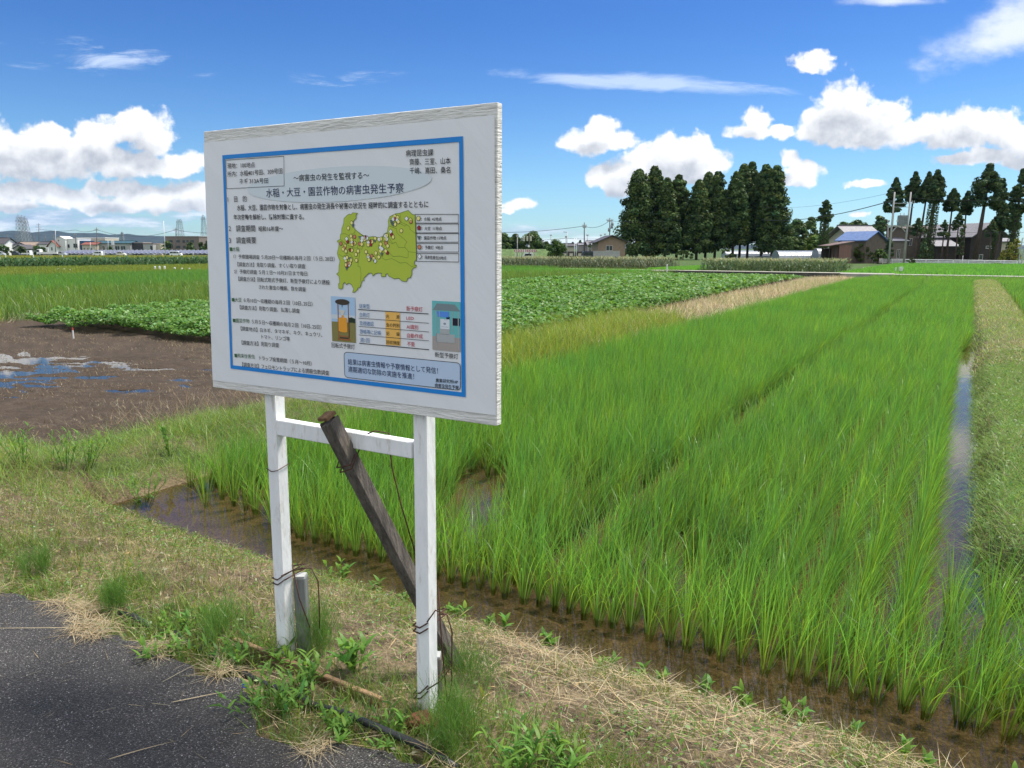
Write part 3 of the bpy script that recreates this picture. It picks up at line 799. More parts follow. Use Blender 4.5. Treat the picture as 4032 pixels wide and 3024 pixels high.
SF = np.stack([ii[:-1, :-1], ii[1:, :-1], ii[1:, 1:], ii[:-1, 1:]], -1).reshape(-1, 4)
vm_, gg = material('white_vinyl_sheet')
oc = obj_coord(gg)
rotv = gg.new('ShaderNodeVectorRotate', rotation_type='EULER_XYZ'); gg.put(rotv.inputs['Vector'], oc); rotv.inputs['Rotation'].default_value = (.5, .55, .5)
wr = gg.noise(scale3(gg, rotv.outputs[0], (9, 2.2, 2.2)), 1.6, 4, 0.55, dist=.4)
fo = gg.noise(oc, 2.0, 3, .5)
principled(gg, gg.mix(fo.outputs['Fac'], (.76, .765, .775), (.81, .815, .82)), .42, 0, .4, bump(gg, wr.outputs['Fac'], .14, .02))
sheet = link('printed_sheet', npmesh('printed_sheet', SV, SF, smooth=True), vm_, sign)
_layer = {'frame': .0040, 'wash': .0036, 'map': .0042, 'line': .0046, 'mark': .0050, 'mark2': .0053, 'photo': .0040, 'photo2': .0044, 'photo3': .0048, 'photo4': .0052, 'text': .0048}
def ink(name, col): return flat('ink_' + name, col, .5, .3)
class Art:
    def __init__(s): s.bm = bmesh.new()
    def poly(s, pts, layer):
        f = s.bm.faces.new([s.bm.verts.new(S3(t, z, S_BOARD - _layer[layer])) for t, z in pts])
        return s
    def line(s, pts, w, layer='line', closed=False):
        pts = list(pts) + ([pts[0]] if closed else [])
        for (a, b), (c, d) in zip(pts, pts[1:]):
            L = math.hypot(c - a, d - b)
            if L < 1e-6: continue
            nx, nz = -(d - b) / L * w / 2, (c - a) / L * w / 2; ex, ez = (c - a) / L * w * .4, (d - b) / L * w * .4
            s.poly([(a - ex + nx, b - ez + nz), (c + ex + nx, d + ez + nz), (c + ex - nx, d + ez - nz), (a - ex - nx, b - ez - nz)], layer)
        return s
    def disc(s, c, r, layer, n=14, a0=0.0, sx=1.0):
        return s.poly([(c[0] + sx * r * math.cos(a0 + 2 * math.pi * i / n), c[1] + r * math.sin(a0 + 2 * math.pi * i / n)) for i in range(n)], layer)
    def done(s, name, mat, parent):
        from mathutils.geometry import tessellate_polygon
        for f in [f for f in s.bm.faces if len(f.verts) > 4]:
            vs_ = list(f.verts)
            for tri in tessellate_polygon([[v.co for v in vs_]]): s.bm.faces.new([vs_[i] for i in tri])
            s.bm.faces.remove(f)
        for f in s.bm.faces:
            f.normal_update()
            if f.normal.dot(n_) > 0: f.normal_flip()
        me = bpy.data.meshes.new(name); s.bm.to_mesh(me); s.bm.free()
        return link(name, me, mat, parent)
# blue border
o4 = [q(1, 264, 620), q(2, 1233, 378), q(4, 1590, 1325), q(3, 362, 1356)]
i4 = [q(1, 291, 660), q(2, 1190, 440), q(4, 1545, 1270), q(3, 385, 1320)]
a = Art()
for k_ in range(4): a.poly([o4[k_], o4[(k_ + 1) % 4], i4[(k_ + 1) % 4], i4[k_]], 'frame')
a.done('blue_border', ink('blue', (.016, .235, .66)), sheet)
# pale oval behind the title
a = Art(); cx0, cx1 = q(0, 976, 741), q(0, 1703, 711); _, zb_ = q(0, 1340, 794)
cm = ((cx0[0] + cx1[0]) / 2, (cx0[1] + cx1[1]) / 2); rx_ = (cx1[0] - cx0[0]) / 2; rz_ = cm[1] - zb_
a.poly([(cm[0] + rx_ * math.cos(w), cm[1] + rz_ * math.sin(w)) for w in np.linspace(0, 2 * math.pi, 48, endpoint=False)], 'wash')
a.done('title_oval', ink('pale_blue', (.66, .72, .755)), sheet)
# thin boxes and legend
a = Art()
a.line([q(1, 302, 672), q(1, 912, 630), q(1, 917, 943), q(1, 310, 972)], .0016, closed=True)
for x0, y0, x1, y1 in ((714, 1228, 1183, 1322), (722, 1332, 1185, 1428), (724, 1436, 1187, 1530), (727, 1543, 1187, 1637)):
    a.done('thin_box', ink('black', (.015, .015, .02)), sheet); a = Art(); a.line([q(2, x0, y0), q(2, x1, y0), q(2, x1, y1), q(2, x0, y1)], .0016, closed=True)
a.done('thin_box', ink('black', (.015, .015, .02)), sheet); a = Art(); a.line([q(8, 1323, 730), q(8, 2003, 730), q(8, 2005, 866), q(8, 1325, 855)], .0016, closed=True)
a.done('thin_box', ink('black', (.015, .015, .02)), sheet); a = Art()
for x0, y0, x1, y1, w_ in ((385, 338, 1172, 388, .0026), (388, 435, 1175, 492, .0016), (390, 528, 1177, 590, .0016), (393, 624, 1177, 690, .0016), (397, 718, 1177, 790, .0026)):
    a.line([q(4, x0, y0), q(4, x1, y1)], w_)
def rbox(r):
    P = [(222, 815), (1530, 940), (1532, 1248), (230, 1100)]; out = []
    for i in range(4):
        p = np.array(P[i], float); pv = np.array(P[i - 1]) - p; nx_ = np.array(P[(i + 1) % 4]) - p
        p0 = p + pv / np.linalg.norm(pv) * r; p1 = p + nx_ / np.linalg.norm(nx_) * r
        for kq in np.linspace(0, 1, 6): out.append(q(4, *((1 - kq) ** 2 * p0 + 2 * kq * (1 - kq) * p + kq ** 2 * p1)))
    return out
rb = rbox(45)
a.done('table_rules', ink('black', (.015, .015, .02)), sheet); a = Art(); a.line(rb, .0018, closed=True); a.done('notice_outline', ink('black', (.015, .015, .02)), sheet)
a = Art(); a.poly(rb, 'wash'); a.done('notice_box', ink('box_blue', (.50, .62, .78)), sheet)
a = Art(); a.poly([q(4, 685, 363), q(4, 850, 374), q(4, 858, 748), q(4, 693, 737)], 'wash'); a.done('orange_column', ink('orange', (.86, .50, .12)), sheet)
# map of districts with survey points
MAPO = [(295,72),(375,80),(345,110),(352,155),(300,215),(300,290),(335,345),(440,425),(530,470),(625,455),(730,475),(785,450),(800,415),(850,390),(860,330),(875,280),(868,205),(893,135),(985,90),(1055,80),(1110,60),(1190,35),(1245,90),(1270,105),(1300,105),(1310,440),(1320,720),(1320,830),(1290,860),(1290,905),(1325,920),(1310,955),(1275,960),(1245,1000),(1248,1060),(1225,1115),(1180,1130),(1160,1185),(1085,1170),(1035,1125),(965,1138),(870,1090),(862,1050),(825,1065),(828,1098),(762,1105),(750,1080),(762,1045),(690,1045),(650,1060),(620,1095),(605,1045),(555,1045),(470,1130),(480,1165),(445,1170),(418,1250),(430,1245),(410,1275),(372,1290),(375,1310),(320,1355),(292,1355),(310,1300),(275,1230),(230,1205),(190,1235),(170,1190),(135,1225),(138,1260),(125,1300),(70,1295),(65,1220),(85,1200),(75,1100),(35,1060),(70,1030),(75,920),(90,850),(60,780),(45,730),(70,620),(75,570),(42,530),(95,500),(95,430),(115,400),(120,330),(150,240),(155,165),(210,110),(245,92),(270,105)]
mo = [q(8, *p) for p in MAPO]
a = Art(); a.poly(mo, 'frame'); map_o = a.done('district_map', ink('map_green', (.46, .56, .055)), sheet)
a = Art(); a.line(mo, .0017, 'map', closed=True)
for pl_ in ([(115,415),(175,410),(225,440),(280,420),(330,395),(335,345)], [(405,405),(455,440),(500,440)], [(95,500),(180,570),(240,610),(310,640),(370,640),(385,450)], [(490,560),(485,610),(455,610),(440,665),(370,640)], [(70,740),(130,780),(205,745),(225,620)], [(205,720),(260,750),(345,870),(385,870),(380,940),(415,945),(430,1060),(418,1190)], [(415,700),(385,870)],
            [(785,450),(760,530),(800,540),(890,545),(930,575),(990,545),(1030,630),(1140,635),(1190,690),(1190,790),(1160,800),(1050,770),(950,780),(760,610)], [(860,440),(940,570)], [(880,285),(1000,330),(1010,400),(1170,540),(1135,600),(1140,635)], [(893,160),(1060,250),(1140,290),(1165,265),(1080,230),(1055,80)], [(1165,265),(1215,300),(1220,340),(1310,410)], [(1190,700),(1320,715)], [(760,590),(705,600),(720,700),(770,800),(825,835),(920,810),(1070,885),(1145,870),(1245,940),(1325,920)]):
    a.line([q(8, *p) for p in pl_], .0013, 'map')
a.done('district_lines', ink('map_line', (.13, .21, .03)), sheet)
MK = {'circle': [(280,235),(227,320),(270,448),(280,508),(330,562),(290,585),(175,608),(143,660),(188,692),(285,678),(385,690),(350,745),(357,840),(208,792),(185,845),(272,835),(188,912),(255,888),(443,580),(610,540),(547,590),(660,490),(755,495),(750,580),(862,608),(830,688),(745,690),(672,722),(718,787),(637,812),(560,828),(513,703),(545,760),(850,438),(828,495),(950,464),(1082,364),(983,258),(1035,218),(975,130),(1020,148),(1230,190),(490,505)],
      'lamp': [(327,460),(108,570),(165,630),(410,573),(833,563),(605,770),(1235,217),(232,890)],
      'pent': [(217,540),(310,565),(257,672),(212,925),(587,535),(588,585),(925,425),(858,718),(980,165),(508,470)],
      'tri': [(300,278),(418,470),(655,520),(770,738),(252,812),(585,818),(202,970),(922,212),(930,240),(950,260),(640,830)],
      'dia': [(200,493),(288,552),(452,482),(485,485),(530,482),(445,520),(550,553),(725,502),(825,447),(848,498),(745,635),(770,655),(910,376),(950,178),(1010,182),(1165,168),(172,810),(240,912),(548,780),(660,850)]}
R_k = .0062
ko = Art(); fills = {}
def marker(kind, c, r=R_k, sx=1):
    n, a0 = {'circle': (14, 0), 'lamp': (14, 0), 'pent': (5, math.pi / 2), 'tri': (3, -math.pi / 2), 'dia': (4, 0)}[kind]
    rr = r * {'dia': 1.25, 'tri': 1.15, 'pent': 1.1}.get(kind, 1)
    ko.disc(c, rr + .0013, 'mark', n, a0, sx)
    if kind == 'lamp':
        a_ = Art(); a_.disc(c, rr - .0004, 'mark2', n, a0, sx); a_.done('survey_marker', ink('marker_lamp', (.62, .24, .12)), sheet)
    else: fills.setdefault(kind, Art()).disc(c, rr - .0004, 'mark2', n, a0, sx)
for kd, L_ in MK.items():
    for p in L_: marker(kd, q(8, *p))
for kd, p in (('circle', (750, 1272)), ('pent', (756, 1375)), ('tri', (756, 1480)), ('lamp', (760, 1584))): marker(kd, q(2, *p), .0068)
marker('dia', q(8, 1376, 776), .0068)
ko.done('marker_outlines', ink('black', (.015, .015, .02)), sheet)
for kd, cl in (('circle', (.88, .80, .25)), ('pent', (.33, .03, .03)), ('tri', (.11, .17, .18)), ('dia', (.86, .87, .86))):
    fills[kd].done('survey_markers', ink('marker_' + kd, cl), sheet)
# two small printed photographs
def quadmap(P):
    P = [np.array(p, float) for p in P]
    return lambda u, v: q(4, *((1 - u) * (1 - v) * P[0] + u * (1 - v) * P[1] + u * v * P[2] + (1 - u) * v * P[3]))
f1 = quadmap([(73, 188), (345, 205), (355, 715), (90, 692)]); f2 = quadmap([(1212, 238), (1533, 255), (1535, 818), (1218, 790)])
def pic(name, parts, f):
    for nm, layer, col, polys in parts:
        a = Art()
        for pl_ in polys: a.poly([f(u, v) for u, v in pl_], layer)
        a.done(nm, ink(nm + '_%d%d%d' % tuple(int(c * 255) for c in col), col), sheet)
def R4(a, b, c, d): return [(a, b), (c, b), (c, d), (a, d)]
def EL(cx, cy, a, b, n=20): return [(cx + a * math.cos(w), cy + b * math.sin(w)) for w in np.linspace(0, 2 * math.pi, n, endpoint=False)]
pic('photo', [('picture_sky', 'photo', (.42, .60, .80), [R4(0, 0, 1, .56)]), ('picture_grass', 'photo', (.25, .22, .07), [R4(0, .5601, 1, 1)]),
    ('picture_haze', 'photo2', (.62, .68, .72), [R4(0, .40, 1, .5)]),
    ('picture_trees', 'photo3', (.02, .035, .015), [[(.70, .56), (.72, .46), (.85, .44), (1, .47), (1, .56)]]),
    ('picture_frame', 'photo3', (.36, .13, .045), [R4(.27, .14, .31, .96), R4(.70, .14, .735, .96), R4(.25, .93, .80, .96), R4(.28, .86, .74, .885)]),
    ('picture_drum', 'photo4', (.83, .36, .035), [[(.30, .47), (.44, .455), (.60, .455), (.66, .47), (.66, .77), (.57, .79), (.38, .78), (.30, .76)], R4(.43, .41, .53, .45)]),
    ('picture_funnel', 'photo4', (.66, .63, .55), [[(.31, .29), (.60, .30), (.50, .41), (.44, .41)]]),
    ('picture_cover', 'photo4', (.055, .04, .03), [EL(.48, .115, .30, .065), R4(.455, .18, .475, .23), R4(.33, .895, .70, .925), R4(.72, .44, .75, .9)])], f1)
pic('photo', [('picture_wall', 'photo', (.15, .50, .50), [R4(0, 0, 1, .72)]), ('picture_floor', 'photo', (.40, .35, .32), [R4(0, .7201, 1, 1)]),
    ('picture_canopy', 'photo2', (.20, .26, .27), [[(.17, .05), (.80, .055), (1, .19), (.02, .19)]]),
    ('picture_blue_glow', 'photo2', (.10, .28, .75), [[(.16, .21), (.60, .21), (.60, .33), (.2, .32)]]),
    ('picture_screen', 'photo2', (.012, .014, .03), [R4(.50, .31, .62, .38), R4(.72, .33, .98, .48)]),
    ('picture_steel', 'photo3', (.42, .44, .44), [R4(.13, .19, .155, .95), R4(.26, .2, .275, .6), R4(.70, .2, .725, .62), R4(.91, .2, .94, .95), R4(.12, .66, .80, .83), R4(.27, .56, .62, .67)]),
    ('picture_panel', 'photo4', (.72, .76, .80), [R4(.29, .36, .62, .56)]),
    ('picture_emblem', 'mark2', (.25, .30, .38), [EL(.45, .455, .05, .022), R4(.33, .515, .58, .522), R4(.42, .37, .56, .377)])], f2)
# lettering
def text_mesh(txt, bold):
    cu = bpy.data.curves.new('lettering', 'FONT'); cu.body = txt; cu.size = 1.0
    cu.resolution_u = 2; cu.offset = .009 if bold else .003; cu.fill_mode = 'FRONT'
    o = bpy.data.objects.new('lettering', cu); COL.objects.link(o)
    bpy.context.view_layer.update()
    me = bpy.data.meshes.new_from_object(o.evaluated_get(bpy.context.evaluated_depsgraph_get()))
    bpy.data.objects.remove(o); bpy.data.curves.remove(cu)
    return me
INK = {'k': ink('black', (.015, .015, .02)), 'g': ink('green', (.035, .12, .035)), 'b': ink('grey_blue', (.10, .22, .42)), 'r': ink('red', (.50, .025, .05)), 'n': ink('navy', (.02, .03, .10))}
def put(txt, cl, L, Rr, h, bold=False, col='k', cr_r=None):
    tl, tr = q(cl, *L), q(cr_r or cl, *Rr)
    hw = q(cl, L[0], L[1] - h / 2)[1] - q(cl, L[0], L[1] + h / 2)[1]
    hr = q(cr_r or cl, Rr[0], Rr[1] - h / 2)[1] - q(cr_r or cl, Rr[0], Rr[1] + h / 2)[1] if not cr_r else hw
    hgt_ = (hw + hr) / 2 / .92
    me = text_mesh(txt, bold)
    co = np.empty(len(me.vertices) * 3, np.float32); me.vertices.foreach_get('co', co); co = co.reshape(-1, 3)
    if len(co) == 0: return
    x0, x1 = co[:, 0].min(), co[:, 0].max()
    kx = (co[:, 0] - x0) / (x1 - x0)
    t = tl[0] + (tr[0] - tl[0]) * kx; z = tl[1] + (tr[1] - tl[1]) * kx + (co[:, 1] - .37) * hgt_
    s0 = S_BOARD - _layer['text']
    me.vertices.foreach_set('co', np.stack([s0 * RX + t * TX, s0 * RY + t * TY, z], 1).astype(np.float32).ravel())
    b_ = bmesh.new(); b_.from_mesh(me)
    for f in b_.faces:
        f.normal_update()
        if f.normal.dot(n_) > 0: f.normal_flip()
    b_.to_mesh(me); b_.free(); me.name = 'text_line'
    link('text_line', me, INK[col], sheet)
for a in (('現地：100地点', 1, (320, 733), (608, 720), 58), ('所内：水稲401号田、309号田', 1, (322, 820), (898, 785), 58), ('ネギ 313A号田', 1, (445, 893), (748, 888), 58),
          ('～病害虫の発生を監視する～', 1, (1015, 862), (1812, 830), 74), ('1　目　的', 1, (322, 1085), (522, 1078), 64),
          ('年次変動を解析し、防除対策に資する。', 1, (385, 1272), (1125, 1268), 58, True), ('2　調査期間', 1, (333, 1390), (612, 1390), 68), ('昭和16年度～', 1, (648, 1395), (905, 1393), 54, True),
          ('3　調査概要', 1, (336, 1515), (620, 1515), 68), ('■水稲', 1, (343, 1608), (443, 1608), 48, False, 'g'),
          ('病理昆虫課', 2, (612, 565), (910, 555), 74), ('齊藤、三室、山本', 2, (652, 660), (1098, 645), 72), ('千嶋、嶌田、桑名', 2, (655, 755), (1097, 745), 72),
          ('：水稲  45地点', 2, (780, 1280), (1002, 1280), 40, True), ('：大豆  11地点', 2, (785, 1382), (1005, 1382), 40, True), ('：園芸作物 15地点', 2, (780, 1485), (1053, 1485), 40, True), ('：予察灯  9地点', 2, (790, 1588), (1018, 1590), 40, True),
          ('：飛来性害虫20地点', 8, (1420, 790), (1805, 803), 60, True),
          ('1）予察圃場調査 ５月20日～収穫期の毎月２回（５日､20日）', 3, (398, 138), (1497, 165), 48), ('【調査方法】見取り調査、すくい取り調査', 3, (440, 222), (1178, 245), 48),
          ('2）予察灯調査 ５月１日～10月31日まで毎日', 3, (403, 300), (1198, 325), 48), ('【調査方法】回転式乾式予察灯、新型予察灯により誘殺', 3, (450, 380), (1442, 420), 50), ('された害虫の種類、数を調査', 3, (672, 470), (1183, 495), 48),
          ('■大豆', 3, (378, 607), (482, 610), 46, False, 'g'), ('６月10日～収穫期の毎月２回（10日､25日）', 3, (508, 613), (1255, 655), 48), ('【調査方法】見取り調査、払落し調査', 3, (465, 690), (1115, 730), 48),
          ('■園芸作物', 3, (388, 832), (568, 840), 46, False, 'g'), ('５月５日～収穫期の毎月２回（10日､25日）', 3, (595, 845), (1352, 908), 48), ('【調査地点】白ネギ、タマネギ、キク、キュウリ、', 3, (475, 920), (1360, 990), 48), ('トマト、リンゴ等', 3, (700, 1010), (1008, 1035), 48), ('【調査方法】見取り調査', 3, (485, 1073), (890, 1103), 48),
          ('■飛来性害虫', 3, (407, 1213), (625, 1227), 46, False, 'g'), ('トラップ設置期間（５月～10月）', 3, (675, 1240), (1245, 1302), 48), ('【調査方法】フェロモントラップによる誘殺虫数調査', 3, (492, 1312), (1435, 1405), 50),
          ('回転式予察灯', 4, (83, 737), (345, 760), 56), ('従来型', 4, (393, 300), (512, 305), 54, False, 'b'), ('新予察灯', 4, (925, 328), (1108, 338), 56, False, 'r'), ('白熱灯', 4, (400, 397), (512, 403), 52, False, 'b'), ('目視確認', 4, (402, 492), (558, 502), 52, False, 'b'), ('野帳等に記帳', 4, (402, 585), (640, 604), 52, False, 'b'), ('週1回', 4, (405, 680), (510, 688), 52, False, 'b'),
          ('光　　源', 4, (695, 415), (848, 423), 44), ('虫の判別', 4, (697, 510), (848, 520), 44), ('記　　録', 4, (700, 607), (850, 617), 44), ('回収頻度', 4, (700, 705), (852, 717), 44),
          ('LED', 4, (925, 433), (1008, 437), 46, False, 'r'), ('AI識別', 4, (928, 530), (1058, 540), 52, False, 'r'), ('自動作成', 4, (933, 630), (1110, 642), 52, False, 'r'), ('不要', 4, (933, 723), (1018, 732), 52, False, 'r'),
          ('新型予察灯', 4, (1245, 845), (1508, 868), 60), ('結果は病害虫情報や予察情報として発信！', 4, (268, 925), (1280, 1028), 68, False, 'n'), ('適期適切な防除の実施を推進！', 4, (270, 1008), (1012, 1092), 68, False, 'n'), ('農業研究所HP', 4, (1255, 1135), (1505, 1155), 44, True), ('病害虫発生予報', 4, (1245, 1190), (1515, 1218), 46, True)):
    put(*a)
put('水稲・大豆・園芸作物の病害虫発生予察', 1, (727, 1020), (590, 940), 92, False, 'n', 2)
put('水稲、大豆、園芸作物を対象とし、病害虫の発生消長や被害の状況を 経時的に調査するとともに', 1, (420, 1175), (858, 1118), 60, True, 'k', 2)
# posts and rail behind the board
def post(tb, tt_, zb, zt, name='post'):
    m_ = MB(); s0, s1 = 1.932, 1.985
    w0 = .058
    m_.prism([S3(tb, zb, s0), S3(tb + w0, zb, s0), S3(tt_ + w0, zt, s0), S3(tt_, zt, s0)], n_ * (s1 - s0))
    bmesh.ops.bevel(m_.bm, geom=list(m_.bm.edges), offset=.003, segments=1, affect='EDGES')
    return m_.part(name, WHITE, sign)
post(-2.366, -2.325, -.30, 2.02); post(-1.605, -1.575, -.30, 2.02)
mb = MB(); mb.prism([S3(-2.29, .982, 1.937), S3(-1.60, .985, 1.937), S3(-1.602, .925, 1.937), S3(-2.29, .918, 1.937)], n_ * .04)
bmesh.ops.bevel(mb.bm, geom=list(mb.bm.edges), offset=.003, segments=1, affect='EDGES')
mb.part('rail', WHITE, sign)
# ------------------------------------------------------------------ timber prop, stakes, wire
OLDW = paint('weathered_grey_timber', (.105, .090, .075), .85, .45, 5, bmp=.9, bscale=9, stretch=(6, 6, .6), dirt=(.035, .03, .025), dirt_amt=.6)
CUTW = paint('rotten_cut_end', (.20, .115, .055), .85, .4, 20, bmp=.8, bscale=40)
GREYP = paint('grey_weathered_stake', (.17, .18, .17), .8, .25, 8, bmp=.6, bscale=16, stretch=(3, 3, .2))
top_, foot_ = S3(-1.925, 1.045, 1.865), S3(-1.70, -.18, 2.36)
pr = thing('timber_prop', 'old dark timber leaning diagonally against the white rail behind the sign', 'timber prop', foot_)
dd = (foot_ - top_).normalized()
side = dd.cross(Vector((RX, RY, 0))).normalized(); fr_ = side.cross(dd).normalized()
m_ = MB()
h_ = .0285
ringt = [(side * a + fr_ * b) * h_ for a, b in ((1, .9), (.9, 1), (-.9, 1), (-1, .9), (-1, -.9), (-.9, -1), (.9, -1), (1, -.9))]
tp = [top_ + v * .97 + dd * (.012 * i % .02) for i, v in enumerate(ringt)]
m_.prism(tp, foot_ - top_)
m_.part('beam', OLDW, pr)
m_ = MB(); m_.prism([top_ + v * .9 - dd * .004 for v in ringt], -dd * .012); m_.part('end_grain', CUTW, pr)
def stake(name, label, t, s, zt, w, mat, lean=0.0):
    x, y = xy(s, t); z0 = zat(x, y)
    r = thing(name, label, 'stake', (x, y, z0))
    m_ = MB(); m_.bar((x, y, z0 - .15), (x + lean, y, zt), w, w); bmesh.ops.bevel(m_.bm, geom=list(m_.bm.edges), offset=.004, segments=1, affect='EDGES'); m_.part('shaft', mat, r)
    m_ = MB(); m_.bar((x + lean, y, zt), (x + lean, y, zt + .006), w * .86, w * .86); m_.part('top', paint('stake_top', (.36, .37, .35), .8, .2, 10), r)
    return r
stake('wooden_stake', 'short grey grooved stake wired behind the left white post of the sign', -2.285, 2.015, .29, .05, GREYP)
stake('wooden_stake', 'grey weathered stake hidden close behind the right white post of the sign', -1.580, 2.018, .14, .05, OLDW)
RUST = paint('rusty_wire', (.060, .024, .014), .7, .4, 30)
def wire(label, pts, r=.0028):
    m_ = MB()
    for p in pts: m_.tube(p, r, 5)
    o = m_.part('binding_wire', RUST, None, True)
    return tag(o, label, 'wire', 'rusty wire ties around the sign and prop')
def loop(t0, t1, s0, s1, z0, z1, n=3):
    out = []
    for i in range(n):
        dz_ = .022 * i
        out.append([S3(t0, z0 + dz_, s0), S3((t0 + t1) / 2, (z0 + z1) / 2 + dz_ - .012, s0 - .003), S3(t1, z1 + dz_, s0), S3(t1 + .002, z1 + dz_ + .01, s1), S3(t0, z0 + dz_ + .01, s1), S3(t0, z0 + dz_, s0)])
    return out
wire('rusty wire tied round the foot of the left post with a bent tail', loop(-2.357, -2.292, 1.928, 2.045, .275, .30, 2) +
     [[S3(-2.30, .32, 1.926), S3(-2.26, .345, 1.98), S3(-2.20, .35, 2.0), S3(-2.165, .30, 2.0), S3(-2.165, .20, 2.0), S3(-2.17, .09, 2.0)], [S3(-2.28, .36, 1.97), S3(-2.25, .22, 1.97), S3(-2.195, .10, 1.97)]])
wire('rusty wire tied round the right post at knee height with a long looped tail', loop(-1.607, -1.543, 1.928, 2.04, .275, .30, 2) +
     [[S3(-1.54, .33, 1.926), S3(-1.52, .37, 1.95), S3(-1.475, .36, 1.96), S3(-1.455, .30, 1.96), S3(-1.46, .10, 1.96), S3(-1.475, .02, 1.96)], [S3(-1.505, .46, 1.95), S3(-1.495, .25, 1.95), S3(-1.475, .02, 1.95)]])
wire('rusty wire tied round the very bottom of the right post', loop(-1.612, -1.548, 1.928, 2.04, .0, .05, 2) + [[S3(-1.548, .06, 1.926), S3(-1.50, .10, 1.94), S3(-1.46, .16, 1.95)]])
cp = top_ + dd * .16
wire('rusty wire lashing the dark timber prop to the white rail', [[cp + side * .04 + fr_ * .0, cp + side * .038 - fr_ * .038 + dd * .02, cp - side * .038 - fr_ * .038 + dd * .03, cp - side * .042 + dd * .01, cp - side * .03 + fr_ * .08 - dd * .04], [cp - side * .04 + dd * .04, cp - fr_ * .041 - side * .03 + dd * .05, cp - fr_ * .041 + side * .038 + dd * .035, cp + side * .05 + fr_ * .05 - dd * .02],
     [S3(-1.80, .99, 1.932), S3(-1.78, 1.0, 1.95), S3(-1.74, .99, 1.98), S3(-1.735, .86, 1.985), S3(-1.70, .72, 1.99), S3(-1.65, .55, 2.0)]])
wire('thin rusty nail wire round the upper part of the left post', [[S3(-2.352, .775, 1.927), S3(-2.32, .765, 1.926), S3(-2.285, .775, 1.927), S3(-2.283, .79, 1.99)]], .0018)
# ------------------------------------------------------------------ things on the ground
PLK = paint('reddish_plank', (.25, .155, .085), .85, .3, 6, bmp=.6, bscale=12, stretch=(1, 1, 5), dirt=(.10, .075, .05), dirt_amt=.5)
p0, p1 = gnd(925, 2522, -.03), gnd(1500, 2760, -.03)
m_ = MB(); m_.bar((p0[0], p0[1], zat(*p0[:2]) + .012), (p1[0], p1[1], zat(*p1[:2]) + .012), .022, .058, up=(0, 0, 1)); bmesh.ops.bevel(m_.bm, geom=list(m_.bm.edges), offset=.003, segments=1, affect='EDGES')
tag(m_.part('plank', PLK), 'weathered brown plank lying along the ground in front of the sign posts', 'plank')
HOSE = paint('black_rubber_hose', (.016, .017, .020), .42, .2, 10, spec=.5)
hp = []
for x, y, dz_ in ((470, 2392, -.012), (520, 2412, .004), (560, 2432, -.004), (600, 2446, -.03), (690, 2480, .0), (740, 2500, -.03), (860, 2560, -.03), (1010, 2640, -.03), (1130, 2700, -.008), (1180, 2725, .002), (1240, 2752, -.012), (1330, 2795, .014), (1500, 2872, .02), (1690, 2945, .012), (1800, 3010, .004)):
    p = gnd(x, y, 0); hp.append((p[0], p[1], max(zat(p[0], p[1]), -.03) + dz_ + .012))
hp = [tuple(v) for v in np.array([np.interp(np.linspace(0, len(hp) - 1, 40), np.arange(len(hp)), np.array(hp)[:, i]) for i in range(3)]).T]
m_ = MB(); m_.tube(hp, .0135, 10); tag(m_.part('hose', HOSE, None, True), 'black rubber hose lying at the edge of the asphalt', 'hose')
bp = gnd(1662, 2830, -.02)
m_ = MB(); m_.ball((bp[0], bp[1], zat(bp[0], bp[1]) + .02), .052, 3, (1.1, .9, .75))
for v in m_.bm.verts: v.co += Vector((random.uniform(-1, 1), random.uniform(-1, 1), random.uniform(-1, 1))) * .004
tag(m_.part('brick_lump', paint('broken_brick', (.13, .052, .026), .95, .4, 25, bmp=.9, bscale=60), None), 'crumbling reddish brown brick lump at the foot of the right post', 'brick')
# little blue dayflower on the road edge
fx = gnd(970, 2728, .01)
fl = thing('dayflower', 'tiny bright blue flower at the ragged asphalt edge', 'flower', (fx[0], fx[1], 0))
m_ = MB()
for sgn in (-1, 1): m_.prism([(fx[0], fx[1], .03), (fx[0] + sgn * .010, fx[1] - .004, .034), (fx[0] + sgn * .012, fx[1] - .004, .046), (fx[0] + sgn * .003, fx[1], .050)], (0, .0015, 0))
m_.part('petals', paint('dayflower_blue', (.03, .09, .75), .5, .1), fl)
m_ = MB(); m_.tube([(fx[0], fx[1] + .004, 0), (fx[0] + .002, fx[1] + .002, .018), (fx[0], fx[1], .03)], .0012, 5); m_.part('stem', paint('weed_stem', (.08, .16, .03), .6, .2), fl)

# ------------------------------------------------------------------ individual weeds
def horsetail(label, x, y, h, rad, n):
    z = zat(x, y); v = Veg()
    b = np.stack([x + rng.normal(0, rad * .5, n), y + rng.normal(0, rad * .5, n), np.full(n, z)], 1)
    v.add(blades(b, rng.uniform(0, 6.28, n), rng.uniform(.6, 1.05, n) * h, np.full(n, .0024), np.abs(rng.normal(0, .22, n)), rng.normal(.15, .15, n), 3, 1, .3), tint(n, .5, .9, .06) * np.array([[.9, 1.15, .9]]))
    m = n * 60; ii_ = rng.integers(0, n, m); kk_ = rng.uniform(.12, .98, m)
    bb = b[ii_] + np.stack([rng.normal(0, .35 * rad, m) * kk_, rng.normal(0, .35 * rad, m) * kk_, kk_ * h * rng.uniform(.6, 1, m)], 1)
    v.add(blades(bb, rng.uniform(0, 6.28, m), rng.uniform(.03, .085, m), np.full(m, .0016), rng.uniform(.35, .95, m), rng.uniform(-.5, .1, m), 2, 1, .4), tint(m, .55, 1.15, .07) * np.array([[.85, 1.12, .9]]))
    o = v.part('horsetail', GRASS); return tag(o, label, 'horsetail')
